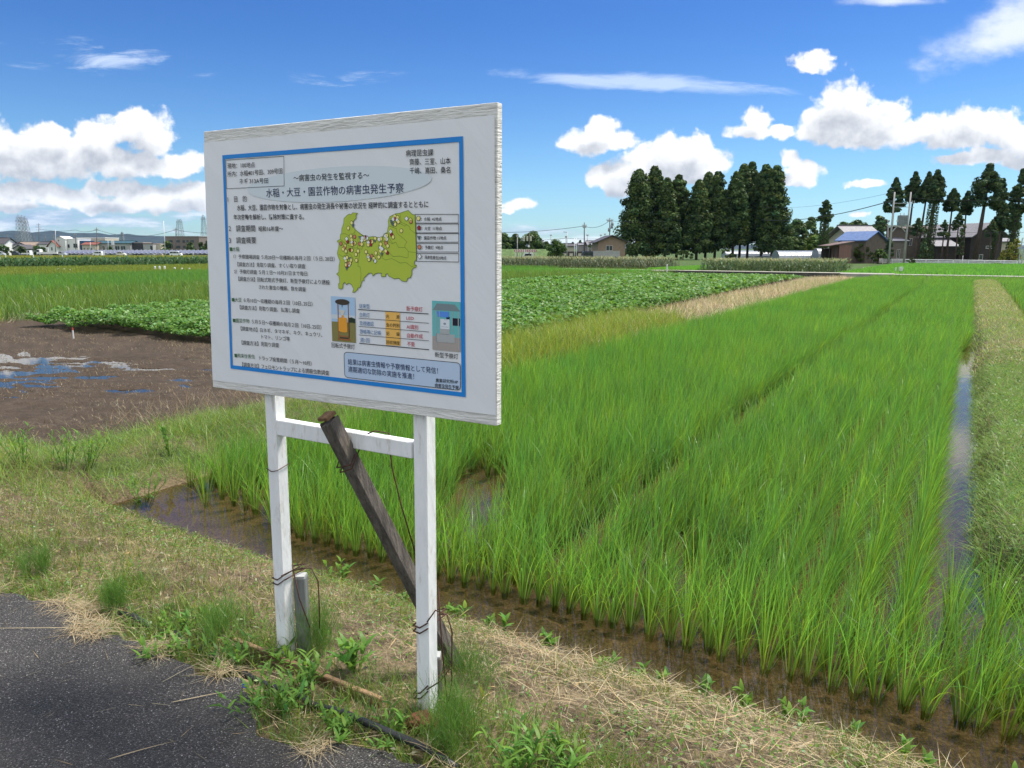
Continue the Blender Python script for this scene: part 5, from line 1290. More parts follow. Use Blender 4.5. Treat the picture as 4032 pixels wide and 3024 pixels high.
# centre
house('brown_house', 'tan plastered house with a dark gable roof and one white framed window', 2352, 2460, 928, 951, 165, 9, tanw, darkroof, 'y', over=.8, wins=((.30, .52, .53, .77),), yaw=.04)
zb = gz(160); a, b = at(2336, 990, 160), at(2440, 990, 160)
wl = thing('concrete_wall', 'grey concrete block wall below the tan house', 'wall', ((a[0] + b[0]) / 2, 160, zb)); m_ = MB(); m_.box(((a[0] + b[0]) / 2, 160, zb + (a[2] - zb) / 2), (b[0] - a[0], .25, a[2] - zb)); m_.part('blocks', greyw, wl)
m_ = MB(); m_.box(((a[0] + b[0]) / 2, 160, a[2] + .05), (b[0] - a[0] + .1, .34, .1)); m_.part('coping', paint('pale_coping', (.42, .42, .40), .8, .1), wl)
a, b = at(2215, 990, 168), at(2300, 990, 168); zb = gz(168)
fc = thing('board_fence', 'dark board fence with pale panels left of the parked dark van', 'fence', ((a[0] + b[0]) / 2, 168, zb)); m_ = MB(); m_.box(((a[0] + b[0]) / 2, 168, zb + (a[2] - zb) / 2), (b[0] - a[0], .15, a[2] - zb)); m_.part('boards', paint('dark_fence', (.07, .06, .055), .8, .2), fc)
m_ = MB()
for k_ in (.1, .4, .8): m_.box((a[0] + (b[0] - a[0]) * k_, 167.9, zb + (a[2] - zb) * .62), (.75, .08, .62))
m_.part('panels', cream, fc)
house('house', 'grey flat faced house behind the utility pole', 2280, 2318, 960, 966, 205, 7, greyw, TILE, 'x', over=.3)
house('house', 'house with a grey tiled roof just left of the tan house', 2318, 2362, 951, 964, 200, 8, greyw, TILE, 'x', over=.5)
house('house', 'small cream house with a dark roof right of the round bush', 2228, 2262, 962, 970, 200, 7, cream, darkroof, 'x', over=.4)
house('house', 'grey roofed house peeking out between the trees left of centre', 2110, 2138, 950, 966, 260, 8, greyw, TILE, 'x', over=.5)
for x, yt, hw, Y, lab in ((1985, 917, 34, 255, 'spreading tree at the left behind the chevron barrier'), (2032, 920, 36, 258, 'wide dark tree above the chevron barrier'), (2100, 908, 52, 250, 'largest round tree behind the traffic signal'), (1965, 945, 22, 250, 'lower tree hidden partly by the edge of the sign'), (2150, 950, 24, 262, 'small tree between the big tree and the round bush')):
    bush('roadside_tree', lab, x, yt, 990, hw, Y, n=60, per=100, size=.68, cat='tree', base=(.9, .95, .8), tr=.25)
bush('round_bush', 'dense round bush beside the road in the centre of the view', 2192, 937, 1014, 42, 150, n=52, per=90, size=.30, base=(.85, .95, .8), tr=.16, cat='bush')
bush('shrub', 'small bush in front of the house left of the tan gable', 2322, 956, 985, 12, 180, n=12, size=.2)
for x, yt, hw, Y, lab in ((2285, 946, 12, 230, 'dark conifer behind the grey flat faced house'), (2255, 952, 10, 300, 'distant conifer above the small cream house'), (2340, 950, 16, 260, 'distant treetops left of the tan house')):
    cedar(lab, x, yt, 985, hw, Y, n=30, per=40, size=.5, trunk_r=.2)
# green embankment behind the chevrons
n = 5000; xx_ = rng.uniform(1950, 2160, n); Yv = rng.uniform(225, 240, n); Xv = np.array([at(x, 980, 232)[0] for x in xx_])
m_ = MB(); a, b = at(1800, 981, 230), at(2170, 981, 230); zb = gz(230)
m_.prism([(a[0], 222, zb - .2), (a[0], 232, a[2]), (a[0], 250, a[2]), (a[0], 262, zb - .2)], (b[0] - a[0], 0, 0)); tag(m_.part('embankment', paint('grassy_bank', (.07, .12, .03), .9, .35, .8)), kind='structure')
# ------------------------------------------------------------------ white guard fence along the road
FW = paint('white_pipe_fence', (.74, .75, .74), .5, .08)
fpx = [(2850, 1008, 1016, 215), (2950, 1008, 1017, 200), (3050, 1010, 1019, 180), (3150, 1011, 1021, 165), (3250, 1013, 1024, 152), (3380, 1018, 1031, 136), (3450, 1020, 1035, 126), (3550, 1021, 1036, 121), (3700, 1023, 1040, 115), (3850, 1025, 1042, 112), (4032, 1028, 1045, 108), (4250, 1032, 1050, 104)]
fp = [(at(x, yb, Y)[0], Y, gz(Y), at(x, yt, Y)[2]) for x, yt, yb, Y in fpx]
ff = thing('guard_fence', 'white pipe guard fence running along the road before the pines', 'fence', fp[5][:3])
D_ = [0]
for a, b in zip(fp, fp[1:]): D_.append(D_[-1] + math.hypot(b[0] - a[0], b[1] - a[1]))
fi = lambda d: [float(np.interp(d, D_, [p[k_] for p in fp])) for k_ in range(4)]
for kr in (.97, .62, .30):
    m_ = MB(); m_.tube([(fi(d)[0], fi(d)[1], fi(d)[2] + (fi(d)[3] - fi(d)[2]) * kr) for d in np.linspace(0, D_[-1], 40)], .065, 6); m_.part('rail', FW, ff)
for d in np.arange(.5, D_[-1], 2.05):
    p = fi(d); m_ = MB(); m_.cyl((p[0], p[1], p[2] - .2), (p[0], p[1], p[3] + .04), .055, n=8); m_.part('post', FW, ff)
m_ = MB(); rp = [(p[0] + .5, p[1] + 1.0) for p in fp]
for a, b in zip(rp, rp[1:]):
    za, zb_ = gz(a[1]) + .01, gz(b[1]) + .01; m_.poly([(a[0], a[1], za), (b[0], b[1], zb_), (b[0] + 1.5, b[1] + 6, zb_), (a[0] + 1.5, a[1] + 6, za)])
tag(m_.part('road', paint('distant_asphalt', (.10, .10, .10), .85, .1)), kind='structure')
# transformer on a two pole frame
CONC = paint('concrete_pole', (.36, .355, .34), .8, .12, 3); GALV = paint('galvanised_steel', (.38, .40, .41), .5, .12, metal=.4); TGR = paint('transformer_grey', (.24, .26, .27), .55, .12)
Yp = 112
def PX(x, y, Y=Yp): return at(x, y, Y)
tf = thing('transformer_frame', 'two leaning concrete poles carrying a grey transformer on a crossbeam', 'power transformer', (PX(3527, 1036)[0], Yp, gz(Yp)))
for (xa, ya), (xb, yb) in (((3498, 1040), (3523, 756)), ((3557, 1040), (3587, 756))):
    m_ = MB(); m_.cyl(PX(xa, ya), PX(xb, yb), .15, .10, 12); m_.part('pole', CONC, tf, True)
m_ = MB(); m_.bar(PX(3494, 890), PX(3588, 890), .22, .2); m_.part('crossbeam', CONC, tf)
for a, b in (((3514, 912), (3530, 893)), ((3564, 912), (3549, 893))):
    m_ = MB(); m_.bar(PX(*a), PX(*b), .12); m_.part('brace', CONC, tf)
c0_ = PX(3553, 867); m_ = MB(); m_.box(c0_, (sx(3539, 3567, Yp), 1.0, sx(848, 884, Yp)), bevel=.05)
for k_ in (-.4, -.15, .15, .4): m_.box((c0_[0] + k_, c0_[1] - .55, c0_[2]), (.06, .12, 1.1))
m_.part('transformer', TGR, tf)
m_ = MB()
for px in (3546, 3560): m_.cyl(PX(px, 850), PX(px, 838), .09, .05, 8)
m_.cyl(PX(3534, 866), PX(3534, 874), .14, n=8); m_.part('insulator', paint('pale_insulator', (.6, .6, .58), .4, .05), tf)
m_ = MB()
for yy in (800, 815): m_.bar(PX(3519, yy), PX(3600, yy + 1), .07)
for px in (3592, 3600): m_.cyl(PX(px, 800), PX(px, 790), .07, n=6)
m_.part('crossarm', GALV, tf)
# aluminium frame at the right edge
fs = thing('sign_frame', 'leaning pale aluminium ladder frame at the right edge of the picture', 'frame', (PX(4016, 1045, 105)[0], 105, gz(105)))
for (xa, ya), (xb, yb) in (((4008, 1048), (4026, 938)), ((4020, 1048), (4040, 938))):
    m_ = MB(); m_.bar(PX(xa, ya, 105), PX(xb, yb, 105), .09); m_.part('upright', GALV, fs)
m_ = MB()
for k_ in np.linspace(.1, 1, 7): m_.bar(PX(4008 + 18 * k_, 1048 - 110 * k_, 105), PX(4020 + 20 * k_, 1048 - 110 * k_, 105), .06)
m_.part('rungs', GALV, fs)
# ------------------------------------------------------------------ utility poles and lines
DPOLE = paint('dark_pole', (.11, .10, .095), .8, .2)
def pole(label, x, yt, yb, Y, arms=(), r=.16, mat=None, name='utility_pole', xt=None, extra=None):
    b = at(x, yb, Y); t = at(x if xt is None else xt, yt, Y); zb = min(b[2], gz(Y))
    rt = thing(name, label, 'pole', (b[0], Y, zb)); m_ = MB(); m_.cyl((b[0], Y, zb - .2), t, r, r * .6, 8); m_.part('shaft', mat or CONC, rt, True)
    for ay, hw in arms:
        c = at(x, ay, Y); w_ = hw / F * Y; m_ = MB(); m_.box((c[0], Y - r, c[2]), (2 * w_, .12, .12))
        for k_ in (-.9, -.45, .45, .9): m_.cyl((c[0] + w_ * k_, Y - r, c[2] + .06), (c[0] + w_ * k_, Y - r, c[2] + .35), .07, n=6)
        m_.part('crossarm', GALV, rt)
    if extra: extra(rt, b, t)
    return rt
pole('tall utility pole with two crossarms left of the tan house', 2301, 876, 990, 170, ((891, 8), (897, 7)), mat=DPOLE)
def cans(rt, b, t):
    for px, py in ((2410, 882), (2408, 893), (2398, 905)):
        c = at(px, py, 172); m_ = MB(); m_.cyl((c[0], 171.6, c[2] - .4), (c[0], 171.6, c[2] + .4), .3, n=10); m_.part('transformer', TGR, rt, True)
pole('utility pole with transformer cans rising behind the tan gable', 2401, 858, 985, 172, ((868, 13), (872, 10)), mat=DPOLE, extra=cans)
for x, yt, yb, Y, lab in ((2037, 926, 988, 175, 'grey pole standing left behind the chevron barrier'), (2169, 922, 985, 260, 'distant pole above the small tree in the middle'), (2229, 929, 990, 180, 'pole beside the round bush'), (2313, 922, 985, 240, 'short distant pole just right of the tall utility pole'), (2366, 922, 985, 250, 'distant pole above the ridge of the tan house'), (2382, 918, 985, 262, 'distant pole left of the transformer cans'),
                      (3497, 868, 1000, 150, 'thin pole behind the spreading shrub'), (3300, 905, 1000, 200, 'short pole among the trees behind the tunnel')):
    pole(lab, x, yt, yb, Y, ((yt + 6, 4),) , .13)
WH = paint('white_steel', (.72, .72, .70), .5, .06)
def lamp(rt, b, t): m_ = MB(); m_.bar(t, (t[0] - .8, t[1], t[2] + .1), .12); m_.part('lamp_head', GALV, rt)
pole('slim street lamp right of the round bush', 2233, 915, 1013, 158, (), .09, GALV, 'street_lamp', extra=lamp)
pole('left one of two slim white posts at the roadside', 2262, 938, 1014, 150, (), .07, WH, 'white_post'); pole('right one of two slim white posts at the roadside', 2269, 938, 1014, 150.5, (), .07, WH, 'white_post')
# traffic signal
sg = pole('dark pole of the traffic signal in front of the chevron barrier', 2084, 912, 1012, 160, (), .10, DPOLE, 'traffic_signal')
sg['label'] = 'traffic signal pole with three pale signal heads before the chevron barrier'; sg['category'] = 'traffic light'
m_ = MB(); c = at(2084, 938, 160); m_.bar(at(2056, 938, 160), at(2092, 938, 160), .08); m_.part('arm', DPOLE, sg)
SIGH = paint('pale_signal_housing', (.52, .52, .40), .6, .1)
for px in (2063, 2076, 2090):
    c = at(px, 940, 160); m_ = MB(); m_.box((c[0], 159.8, c[2]), (.42, .3, 1.05), bevel=.05)
    for k_ in (-.32, 0, .32): m_.cyl((c[0], 159.66, c[2] + k_), (c[0], 159.45, c[2] + k_), .15, .16, 10)
    m_.part('signal_head', SIGH, sg)
c = at(2082, 969, 160); m_ = MB(); m_.cyl((c[0], 159.85, c[2]), (c[0], 159.8, c[2]), .26, n=16); m_.part('sign_disc', WH, sg)
# chevron barrier
Yc = 155; a, b = at(2025, 982, Yc), at(2112, 993, Yc)
cb = thing('chevron_barrier', 'road barrier board with red and white chevrons on white legs', 'barrier', ((a[0] + b[0]) / 2, Yc, gz(Yc)))
m_ = MB(); m_.box(((a[0] + b[0]) / 2, Yc, (a[2] + b[2]) / 2), (b[0] - a[0], .06, a[2] - b[2])); m_.part('panel', paint('chevron_white', (.72, .70, .68), .6, .05), cb)
m_ = MB(); n = 13; wv = (b[0] - a[0]) / n; zc = (a[2] + b[2]) / 2; hh = (a[2] - b[2]) / 2
for i in range(n):
    x_ = a[0] + wv * i; d_ = -wv * .4 if i < 6 else wv * .4
    xs = x_ + wv * .35
    for sgn in (1, -1): m_.prism([(xs + d_ if 0 else xs, Yc - .04, zc + sgn * hh), (xs + wv * .42, Yc - .04, zc + sgn * hh), (xs + wv * .42 + d_, Yc - .04, zc), (xs + d_, Yc - .04, zc)], (0, -.015, 0))
m_.part('chevrons', paint('chevron_red', (.42, .05, .07), .6, .08), cb)
for px in (2030, 2040, 2050, 2094, 2110):
    p = at(px, 993, Yc); m_ = MB(); m_.box((p[0], Yc + .08, (p[2] + gz(Yc)) / 2), (.12, .1, p[2] - gz(Yc))); m_.part('leg', WH, cb)
LINE = paint('power_cable', (.05, .05, .055), .6, .1)
def cable(label, pts, sag, r=.035):
    m_ = MB()
    for a, b in zip(pts, pts[1:]):
        a, b = np.array(a), np.array(b); m_.tube([tuple(a + (b - a) * k_ - np.array([0, 0, sag * 4 * k_ * (1 - k_)])) for k_ in np.linspace(0, 1, 14)], r, 4)
    return tag(m_.part('power_line', LINE), label, 'power line')
cable('power line rising to the tall utility pole from behind the sign', [at(1900, 915, 175), at(2300, 890, 170)], .5, .06)
cable('power lines between the tall pole and the transformer can pole', [at(2302, 891, 170), at(2400, 869, 172)], .8, .05)
cable('power line running behind the cedars from the transformer can pole', [at(2402, 870, 172), at(2620, 872, 176)], .2)
cable('low telephone cable crossing behind the round bush', [at(1950, 943, 190), at(2230, 938, 180), at(2460, 930, 180)], .4, .05)
cable('thick sagging cable from the cedar grove to the transformer frame', [at(3000, 866, 170), at(3521, 787, 113)], 1.1, .07)
cable('thin upper cable between the cedar grove and the transformer frame', [at(3000, 815, 175), at(3521, 756, 113)], .9, .022)
cable('power cable running from the transformer frame past the big pine', [at(3588, 778, 112), at(4100, 775, 112)], .5, .03)
cable('cable crossing low in front of the dark house', [at(3560, 913, 116), at(4100, 914, 116)], .1, .03)
# ------------------------------------------------------------------ vehicles
TYRE = paint('tyre_black', (.02, .02, .02), .8, .1)
PROF = {'van': [(0, .16), (0, .74), (.03, .96), (.62, 1.0), (.76, .93), (.91, .60), (.99, .50), (1, .16)], 'car': [(0, .22), (0, .58), (.05, .64), (.16, .96), (.52, 1.0), (.72, .66), (.96, .55), (1, .22)], 'box': [(0, .16), (0, .9), (.02, .98), (.80, 1.0), (.90, .9), (.98, .55), (1, .5), (1, .16)]}
def vehicle(name, label, cat, xa, xb, yt, Y, kind, face, mat, wins, wid=1.7):
    a, b = at(xa, yt, Y), at(xb, yt, Y); zb = gz(Y) + .02; L = b[0] - a[0]; hh = a[2] - zb
    r = thing(name, label, cat, ((a[0] + b[0]) / 2, Y + wid / 2, zb))
    fx_ = lambda u: a[0] + L * (u if face > 0 else 1 - u)
    m_ = MB(); m_.prism([(fx_(u), Y, zb + v * hh) for u, v in PROF[kind]], (0, wid, 0))
    bmesh.ops.bevel(m_.bm, geom=list(m_.bm.edges), offset=min(.07, hh * .04), segments=2, affect='EDGES'); m_.part('body', mat, r, False)
    for w_ in wins:
        for y_ in (Y - .012, Y + wid - .008):
            m_ = MB(); m_.prism([(fx_(u), y_, zb + v * hh) for u, v in w_], (0, .02, 0)); m_.part('window', glassy(), r)
    P_ = PROF[kind]; p, q_ = (P_[-4], P_[-3]) if kind != 'box' else (P_[4], P_[5])
    m_ = MB(); ux, uz = q_[0] - p[0], q_[1] - p[1]
    pts = [(p[0] + ux * .12 + .008, p[1] + uz * .12 + .012), (p[0] + ux * .88 + .008, p[1] + uz * .88 + .012)]
    m_.poly([(fx_(pts[0][0]), Y + .12, zb + pts[0][1] * hh), (fx_(pts[0][0]), Y + wid - .12, zb + pts[0][1] * hh), (fx_(pts[1][0]), Y + wid - .1, zb + pts[1][1] * hh), (fx_(pts[1][0]), Y + .1, zb + pts[1][1] * hh)]); m_.part('windscreen', glassy(), r)
    wr_ = hh * .17
    for u in (.19, .80):
        for y_ in (Y + .02, Y + wid - .02): 
            m_ = MB(); m_.cyl((fx_(u), y_ - .1, zb + wr_), (fx_(u), y_ + .1, zb + wr_), wr_, n=14); m_.part('wheel', TYRE, r)
    for y_ in (Y + .2, Y + wid - .2):
        m_ = MB(); m_.box((fx_(.992), y_, zb + hh * .42), (.06, .28, hh * .08)); m_.part('headlight', paint('lamp_glass', (.8, .8, .75), .2, .05), r)
    return r
CW = paint('white_car_paint', (.76, .77, .77), .3, .04, spec=.6); CS = paint('silver_car_paint', (.50, .52, .54), .3, .05, metal=.3, spec=.6); CG = paint('dark_grey_car_paint', (.05, .055, .065), .3, .1, spec=.6); CB = paint('dark_blue_car_paint', (.022, .026, .05), .3, .1, spec=.6); CC = paint('cream_car_paint', (.70, .66, .56), .35, .05, spec=.6)
VW = [[(.05, .58), (.05, .88), (.30, .88), (.30, .58)], [(.33, .58), (.33, .88), (.58, .88), (.58, .58)], [(.61, .58), (.61, .88), (.72, .86), (.84, .58)]]
KW = [[(.10, .62), (.17, .90), (.34, .92), (.34, .62)], [(.37, .62), (.37, .92), (.52, .92), (.68, .64)]]
vehicle('white_van', 'small white van at the left of the parked row before the solar panels', 'van', 363, 398, 989, 318, 'van', -1, CW, VW)
vehicle('cream_car', 'cream coloured compact car in front of the solar panels', 'car', 457, 491, 991, 316, 'car', 1, CC, KW)
vehicle('white_minivan', 'large white minivan with dark windows right in front of the solar panels', 'van', 666, 712, 989, 312, 'van', 1, CW, VW)
vehicle('silver_car', 'silver saloon car parked behind the flatbed truck', 'car', 219, 256, 990, 322, 'car', 1, CS, KW)
vehicle('grey_car', 'dark grey car parked at the far left among the bushes', 'car', 43, 73, 988, 326, 'car', 1, CG, KW)
vehicle('pale_car', 'pale car cut off by the left edge of the picture', 'car', -14, 14, 990, 326, 'car', 1, CS, KW)
vehicle('white_car', 'white hatchback passing behind the chevron barrier', 'car', 2057, 2100, 995, 163, 'box', -1, CW, [[(.08, .58), (.10, .86), (.36, .88), (.36, .58)], [(.40, .58), (.40, .88), (.74, .88), (.84, .58)]], 1.6)
vehicle('dark_blue_van', 'dark blue van parked before the board fence by the tan house', 'van', 2291, 2336, 989, 157, 'box', -1, CB, [[(.06, .58), (.06, .86), (.36, .86), (.36, .58)], [(.40, .58), (.40, .86), (.72, .86), (.84, .58)]], 1.7)
def truck(name, label, xa, xb, yt, Y, face, cabw, bed_t):
    a, b = at(xa, yt, Y), at(xb, yt, Y); zb = gz(Y) + .02; L = b[0] - a[0]; hh = a[2] - zb
    r = thing(name, label, 'truck', ((a[0] + b[0]) / 2, Y + 1, zb)); fx_ = lambda u: a[0] + L * (u if face > 0 else 1 - u)
    m_ = MB(); m_.prism([(fx_(u), Y, zb + v * hh) for u, v in ((1 - cabw, .25), (1 - cabw, .97), (.97, 1.0), (1, .60), (1, .18), (1 - cabw, .18))], (0, 2, 0)); bmesh.ops.bevel(m_.bm, geom=list(m_.bm.edges), offset=.04, segments=2, affect='EDGES'); m_.part('cab', CW, r)
    m_ = MB(); m_.prism([(fx_(u), Y - .015, zb + v * hh) for u, v in ((1 - cabw * .75, .6), (1 - cabw * .75, .9), (1 - cabw * .15, .92), (1 - cabw * .08, .6))], (0, .02, 0)); m_.part('window', glassy(), r)
    m_ = MB(); m_.prism([(fx_(u), Y, zb + v * hh) for u, v in ((0, .32), (0, bed_t), (1 - cabw - .01, bed_t), (1 - cabw - .01, .32))], (0, 2.0, 0)); m_.part('flatbed', WH, r)
    m_ = MB(); m_.box(((fx_(0) + fx_(1 - cabw)) / 2, Y + 1, zb + hh * .25), (abs(fx_(0) - fx_(1 - cabw)) * .96, .9, hh * .1)); m_.part('chassis', TYRE, r)
    for u in (.16, 1 - cabw * .5):
        for y_ in (Y + .05, Y + 1.95): m_ = MB(); m_.cyl((fx_(u), y_ - .12, zb + hh * .17), (fx_(u), y_ + .12, zb + hh * .17), hh * .17, n=14); m_.part('wheel', TYRE, r)
    return r
truck('flatbed_truck', 'long white flatbed truck at the far left', 142, 222, 981, 321, -1, .17, .60)
truck('light_truck', 'small white light truck left of the long flatbed truck', 82, 116, 986, 324, 1, .36, .55)
m_ = MB(); a, b = at(-40, 1003, 318), at(220, 1003, 318); m_.box(((a[0] + b[0]) / 2, 316, gz(316) + .12), (b[0] - a[0], 1.2, .35)); tag(m_.part('kerb', paint('orange_soil_kerb', (.36, .15, .07), .9, .2)), 'long orange brown strip of bare earth under the trucks', 'earth strip')
# ------------------------------------------------------------------ solar panels
SPV = paint('solar_blue_cells', (.085, .095, .15), .35, .2, 2, spec=.6); ALU = paint('aluminium', (.55, .56, .58), .4, .05, metal=.5)
src = None
for i, px in enumerate(np.arange(262, 840, 17.5)):
    Y = 336; c = at(px, 992, Y); zb = gz(Y)
    if src is None:
        r = thing('solar_panel_rack', 'tilted blue solar panel rack in the long row before the low buildings', 'solar panel', (c[0], Y, zb), 'solar panel racks in a long row')
        m_ = MB(); w_ = 1.75
        m_.prism([(c[0] - w_ / 2, Y - 3, zb + 1.75), (c[0] + w_ / 2, Y - 5, zb + 1.0), (c[0] + w_ / 2, Y + 5, zb + 1.3), (c[0] - w_ / 2, Y + 6, zb + 2.7)], (0, 0, .06)); m_.part('panel', SPV, r)
        m_ = MB()
        for pa, pb in (((-w_ / 2, -3, 1.82), (w_ / 2, -5, 1.07)), ((w_ / 2, -5, 1.07), (w_ / 2, 5, 1.37)), ((-w_ / 2, -3, 1.82), (-w_ / 2, 6, 2.77))): m_.bar((c[0] + pa[0], Y + pa[1], zb + pa[2] + .03), (c[0] + pb[0], Y + pb[1], zb + pb[2] + .03), .12)
        m_.part('frame', ALU, r)
        m_ = MB()
        for dx_, dy_, h_ in ((-.7, -2.7, 1.7), (.7, -4.4, 1.05), (.7, 4.4, 1.3), (-.7, 5, 2.5)): m_.box((c[0] + dx_, Y + dy_, zb + h_ / 2), (.1, .1, h_))
        m_.part('legs', GALV, r); src = r
    else:
        r = src.copy(); COL.objects.link(r); r.location = (c[0], Y, zb)
        for ch in list(src.children): d = ch.copy(); COL.objects.link(d); d.parent = r
# ------------------------------------------------------------------ buildings at the far left
house('house', 'white house with a dark roof cut by the left edge of the picture', -40, 14, 938, 958, 385, 10, whitew, darkroof, 'x', over=.8)
house('house', 'low grey roofed house near the left edge', 18, 54, 955, 963, 392, 8, greyw, darkroof, 'x', over=.5)
house('house', 'long low building with a faded brown roof behind the dark gable', 60, 140, 954, 966, 400, 9, cream, paint('faded_roof', (.25, .19, .15), .8, .2), 'x', over=.6, wins=((.55, .72, .3, .75),))
house('house', 'small house with a dark gable roof behind the bushes', 55, 98, 964, 977, 372, 8, greyw, darkroof, 'y', over=.8)
house('house', 'small pale house left of the red roofed one', 146, 188, 953, 962, 398, 8, whitew, darkroof, 'x', over=.5, wins=((.1, .25, .4, .8),))
house('red_roofed_house', 'white house with a red brown gable roof', 190, 224, 948, 966, 378, 9, whitew, redroof, 'y', over=.8, wins=((.3, .45, .5, .8),))
wh = house('white_building', 'tall white stair tower with a small gable beside the white block', 220, 255, 931, 941, 380, 8, paint('ribbed_white', (.62, .64, .62), .8, .06), whitew, 'y', over=.3, cat='building', wins=((.2, .35, .86, .95),))
slab_building('white_building', 'white two storey block with a dark window band below the hills', 255, 304, 940, 382, 12, whitew, wins=((.08, .33, .45, .66), (.64, .95, .46, .70), (.05, .95, .02, .13)))
slab_building('white_building', 'long white roof slab behind the blue panelled hall', 301, 413, 936, 398, 14, cream, roofm=whitew)
slab_building('blue_hall', 'hall with a dark blue front beside the white block', 304, 327, 949, 384, 10, paint('blue_panel', (.02, .075, .16), .6, .15), 'building')
house('house', 'low house with a red brown roof in front of the long white slab', 322, 376, 955, 963, 380, 9, cream, redroof, 'x', over=.6, wins=((.12, .2, .2, .7), (.38, .46, .2, .7), (.64, .72, .2, .7)))
house('low_shop', 'wide low building with a dark teal roof behind the solar panels', 378, 512, 950, 957, 384, 10, greyw, tealroof, 'x', cat='building', over=.8, wins=((.05, .11, .2, .75), (.18, .24, .2, .75), (.55, .68, .3, .75), (.72, .85, .3, .75)))
slab_building('low_building', 'low dark building with a white fascia right of the teal roof', 514, 562, 955, 386, 9, paint('dark_front', (.05, .05, .055), .7, .2), wins=(), roofm=paint('grey_fascia', (.32, .30, .28), .8, .1))
slab_building('low_building', 'low grey building with a flat brown roof near the apartment block', 563, 601, 959, 384, 9, greyw, roofm=paint('flat_brown', (.20, .14, .11), .8, .1), wins=((.72, .95, .1, .8),))
slab_building('low_building', 'low beige wall building left of the tree by the apartment block', 602, 632, 961, 388, 9, cream)
slab_building('apartment_block', 'brown three storey apartment block at the right of the far buildings', 652, 782, 931, 395, 14, paint('brown_tile', (.17, .14, .12), .8, .12), wins=((.08, .20, .68, .80), (.30, .42, .68, .80), (.50, .58, .66, .80), (.62, .68, .66, .80), (.74, .84, .66, .80), (.08, .2, .36, .5), (.3, .42, .36, .5), (.5, .58, .36, .5), (.74, .84, .36, .5)))
house('house', 'pale house on the left part of the gap beside the sign', 812, 850, 955, 965, 400, 8, cream, darkroof, 'x', over=.5)
for x, yt, hw, Y, lab in ((12, 966, 30, 350, 'bushy greenery at the far left edge'), (83, 970, 20, 352, 'dark shrub before the small gable'), (150, 966, 28, 355, 'green shrub above the truck bed'), (653, 943, 26, 362, 'large dark tree left of the apartment block'), (748, 952, 18, 368, 'round tree before the middle of the apartment block'), (792, 952, 17, 366, 'tree at the right end of the apartment block'), (815, 944, 14, 372, 'narrow tree next to the edge of the sign'), (430, 968, 12, 365, 'small tree before the teal roofed building'), (50, 952, 12, 405, 'treetop between the grey roofs at the far left')):
    bush('far_tree', lab, x, yt, 1000, hw, Y, n=26, per=40, size=.9, cat='tree', base=(.9, .9, .8), tr=.25)
for x, yt, yb, Y, ar, lab in ((218, 905, 1003, 335, (), 'thin pole rising beside the flatbed truck'), (297, 919, 985, 345, ((925, 6),), 'dark pole leaning before the blue hall'), (380, 895, 990, 340, ((903, 9), (908, 7)), 'main utility pole with crossarms above the white van'), (692, 896, 990, 340, ((903, 10), (910, 6)), 'utility pole with crossarms before the apartment block'), (425, 944, 985, 350, (), 'short lamp pole beside the signboard'), (355, 954, 984, 350, (), 'short white pole before the red brown roof'), (152, 879, 975, 420, ((885, 8), (895, 12), (905, 9)), 'dark stepped pole with many crossarms left of the white tower')):
    pole(lab, x, yt, yb, Y, ar, .2, DPOLE if ar else GALV)
pole('tall slim white mast left of the apartment block', 651, 870, 1007, 325, (), .16, WH, 'mast', 644)
sb = pole('pole carrying a white signboard above the solar panels', 448, 960, 985, 345, (), .12, GALV, 'signboard'); c = at(445, 956, 345)
m_ = MB(); m_.box((c[0], 344.7, c[2]), (1.3, .2, 2.0)); m_.part('board', WH, sb); sb['label'] = 'white signboard on a pole above the solar panels'; sb['category'] = 'signboard'
for i, (x, a) in enumerate(((27, 923), (62, 922), (133, 924), (178, 925), (210, 925))):
    o = pole(['net pole nearest the left edge of the picture', 'dark net pole in front of the triple pylon', 'net pole left of the dark stepped pole', 'net pole between the stepped pole and the white tower', 'dark net pole just left of the white tower'][i], x, a, 960, 520, (), .28, DPOLE, 'net_pole'); o['group'] = 'tall dark net poles'
    o['category'] = 'net pole'
cable('power cables from the stepped pole to the main pole on the left', [at(152, 900, 420), at(297, 905, 380), at(380, 904, 340)], 1.0, .09)
cable('power cables between the two poles with crossarms on the left', [at(380, 904, 340), at(692, 904, 340)], 3.0, .09)
cable('power cables from the apartment pole towards the sign', [at(692, 904, 340), at(860, 914, 340)], .8, .09)
PYL = paint('pylon_steel', (.25, .27, .29), .7, .1)
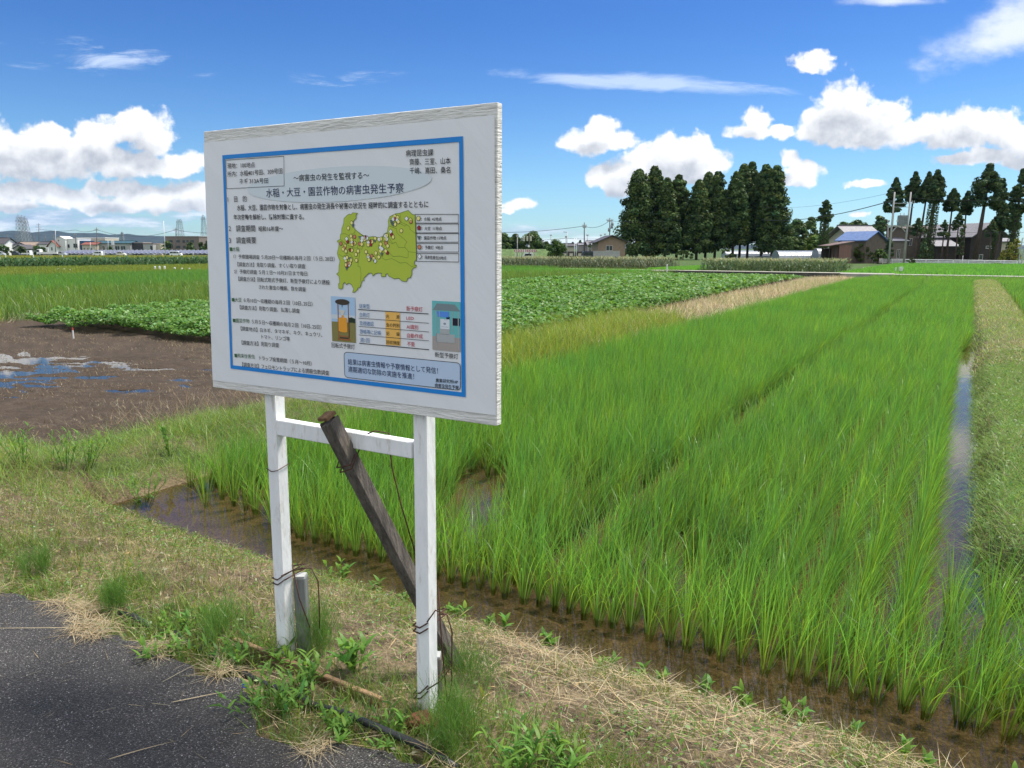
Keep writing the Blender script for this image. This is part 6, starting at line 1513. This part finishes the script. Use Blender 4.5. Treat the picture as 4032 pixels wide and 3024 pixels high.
def pylon(label, x, hw, yt, yb, Y, arms, peaks=1, splay=0.5):
    b = at(x, yb, Y); t = at(x, yt, Y); w_ = hw / F * Y; zb = b[2]; hh = t[2] - zb
    r = thing('pylon', label, 'pylon', (b[0], Y, zb)); m_ = MB(); rad_ = max(.16, Y / 4200)
    sec = np.linspace(0, 1, 8); wd = [w_ * (1 - splay * k_) for k_ in sec]
    C4 = [[(b[0] + sxn * wv, Y + syn * wv, zb + hh * k_ * .92) for sxn, syn in ((-1, -1), (1, -1), (1, 1), (-1, 1))] for k_, wv in zip(sec, wd)]
    for A, B in zip(C4, C4[1:]):
        for i in range(4):
            m_.bar(A[i], B[i], rad_ * 1.3); m_.bar(A[i], B[(i + 1) % 4], rad_ * .8); m_.bar(A[(i + 1) % 4], B[i], rad_ * .8); m_.bar(B[i], B[(i + 1) % 4], rad_ * .8)
    for sgn in ((-1, 1) if peaks > 1 else (0,)):
        for c in C4[-1]: m_.bar(c, (b[0] + sgn * wd[-1], Y, zb + hh), rad_)
    m_.part('lattice', PYL, r)
    for k_, aw in arms:
        m_ = MB(); z = zb + hh * k_
        for sgn in (-1, 1): m_.bar((b[0], Y, z + .4), (b[0] + sgn * aw / F * Y, Y, z), rad_ * 1.2); m_.bar((b[0], Y, z - 1.2), (b[0] + sgn * aw / F * Y, Y, z), rad_)
        m_.part('crossarm', PYL, r)
    return r
pylon('left tower of the tight cluster of pylons', 84, 13, 845, 958, 900, ((.78, 16),), 1, .6)
pylon('middle tower of the tight cluster of pylons', 98, 13, 847, 958, 960, ((.78, 16),), 1, .6)
pylon('right tower of the tight cluster of pylons', 110, 12, 851, 958, 1020, ((.78, 13),), 1, .6)
pylon('twin peaked pylon above the apartment block', 713, 13, 863, 965, 1000, ((.88, 11),), 2, .45)
pylon('pylon half hidden by the edge of the sign', 808, 13, 845, 965, 1000, ((.86, 12),), 1, .7)
pylon('small pylon standing against the hills in the middle left', 484, 6, 912, 955, 1600, ((.85, 7),), 1, .6)
# ------------------------------------------------------------------ hills
prof = [(-900, 925), (-500, 915), (-200, 918), (0, 912), (30, 910), (60, 908), (110, 911), (140, 918), (158, 918), (180, 912), (215, 908), (250, 913), (275, 918), (330, 917), (400, 917), (425, 925), (460, 923), (510, 920), (545, 926), (600, 928), (650, 930), (700, 932), (820, 940), (1100, 946), (1500, 952), (1950, 957), (2500, 962), (3200, 965), (4200, 966), (5200, 960)]
xs = np.linspace(-900, 5200, 500); ys = np.interp(xs, [p[0] for p in prof], [p[1] for p in prof]) - 2.4 * (fbm(xs / 9, xs * 0, 8) - .5)
Yh = 4200; rows = []
for kd, kz in ((0, 0.0), (150, .35), (320, .62), (520, .86), (700, 1.0), (1300, .55), (1900, 0)):
    zt = np.array([at(x, y, Yh + 700)[2] for x, y in zip(xs, ys)]); Xh = np.array([at(x, 970, Yh + 700)[0] for x in xs])
    nz = 1 + .22 * (fbm(Xh / 180 + kd, Xh * 0 + kd / 120., 5) - .5) * (kz < .99)
    rows.append(np.stack([Xh, np.full(len(xs), Yh + kd) + 120 * (fbm(Xh / 260, Xh * 0 + kd, 4) - .5) * (kz < .99), -3 + (zt + 3) * kz * nz], 1))
V = np.concatenate(rows); nx_ = len(xs); ii = np.arange(len(V)).reshape(len(rows), nx_)
Fh = np.stack([ii[:-1, :-1], ii[:-1, 1:], ii[1:, 1:], ii[1:, :-1]], -1).reshape(-1, 4)
tag(link('hills', npmesh('hills', V, Fh, smooth=True), paint('forested_hills', (.012, .024, .024), .95, .5, .012, bmp=1.0, bscale=.05)), kind='structure')
# ------------------------------------------------------------------ small markers
def marker_peg(name, label, x, yt, Y, zb=None, r=.03, group=None, red=True, cat='marker stake', hh=None):
    t = at(x, yt, Y); zb = zat(t[0], Y) if zb is None else zb
    rt = thing(name, label, cat, (t[0], Y, zb), group); m_ = MB(); m_.cyl((t[0], Y, zb - .1), (t[0], Y, t[2] - .06), r, n=8); m_.part('shaft', WH, rt)
    m_ = MB(); m_.cyl((t[0], Y, t[2] - .06), (t[0], Y, t[2]), r * 1.05, r * .8, n=8); m_.part('tip', paint('red_tip', (.45, .06, .05), .6, .1) if red else WH, rt)
    return rt
p = gnd(290, 1328, -.32); marker_peg('marker_stake', 'white stake with a red tip at the near edge of the soybeans', 285, 1290, p[1], r=.016)
for x, yt, Y, lab in ((3400, 1052, 78, 'white marker stake at the corner of the maize block'), (3528, 1053, 66, 'white marker stake beside the white bucket on the lane'), (2627, 1040, 64, 'white stake standing at the canal end of the lane'), (3792, 1006, 116, 'taller white marker post in front of the dark house'), (3172, 985, 160, 'pole with an orange top before the plastic tunnel'), (3306, 1010, 135, 'orange tipped post at the guard fence by the shed')):
    marker_peg('marker_stake', lab, x, yt, Y, gz(Y) if Y > 70 else -.32, .05, red='orange' in lab)
c = at(3546, 1077, 64.6); bk_ = thing('bucket', 'white plastic bucket standing on the farm lane', 'bucket', (c[0], 64.6, -.30)); m_ = MB(); m_.cyl((c[0], 64.6, -.29), (c[0], 64.6, .02), .14, .18, 14); m_.part('body', WH, bk_)
m_ = MB(); m_.tube([(c[0] + .18 * math.cos(w), 64.6, .02 + .1 * math.sin(w)) for w in np.linspace(0, math.pi, 9)], .012, 5); m_.part('handle', GALV, bk_)
for i, (x, y) in enumerate(((60, 700), (603, 680), (663, 682), (723, 688), (822, 693), (1020, 698), (1185, 710), (1340, 712), (1605, 657), (1652, 655), (1705, 655), (1810, 668), (1885, 675), (1962, 675), (2060, 685))):
    px, py = x / 2.633, 800 + y / 2.633; Y = 66 + (i % 3); tz_ = at(px, py, Y)
    marker_peg('peg', 'small white cap peg standing in the meadow grass', px, py - 1.5, Y, gz(Y), .085, 'white pegs in the meadow', False, 'peg')
for x, yt, yb, Y, lab in ((22, 1003, 1020, 120, 'white field stake at the far left before the dark crop'), (131, 1003, 1017, 120, 'white field stake second from the left before the dark crop'), (246, 1003, 1016, 122, 'white field stake below the silver car'), (410, 985, 1005, 316, 'leaning white board stake right of the small white van'), (760, 994, 1006, 300, 'white stake on the earth mound near the sign edge')):
    marker_peg('field_stake', lab, x, yt, Y, gz(Y), .07 if Y < 200 else .14, None, False)
# ------------------------------------------------------------------ air
m_ = MB(); m_.box((0, 0, 169), (15000, 15000, 348))
hz = m_.part('haze', None); tag(hz, kind='stuff', label='thin blue air over the plain', cat='haze')
hm, gg = material('thin_air'); vol = gg.new('ShaderNodeVolumePrincipled'); vol.inputs['Color'].default_value = (.36, .62, 1, 1); vol.inputs['Density'].default_value = .000028; vol.inputs['Anisotropy'].default_value = .2
gg.nt.links.new(vol.outputs[0], gg.out.inputs['Volume']); hz.data.materials.append(hm)
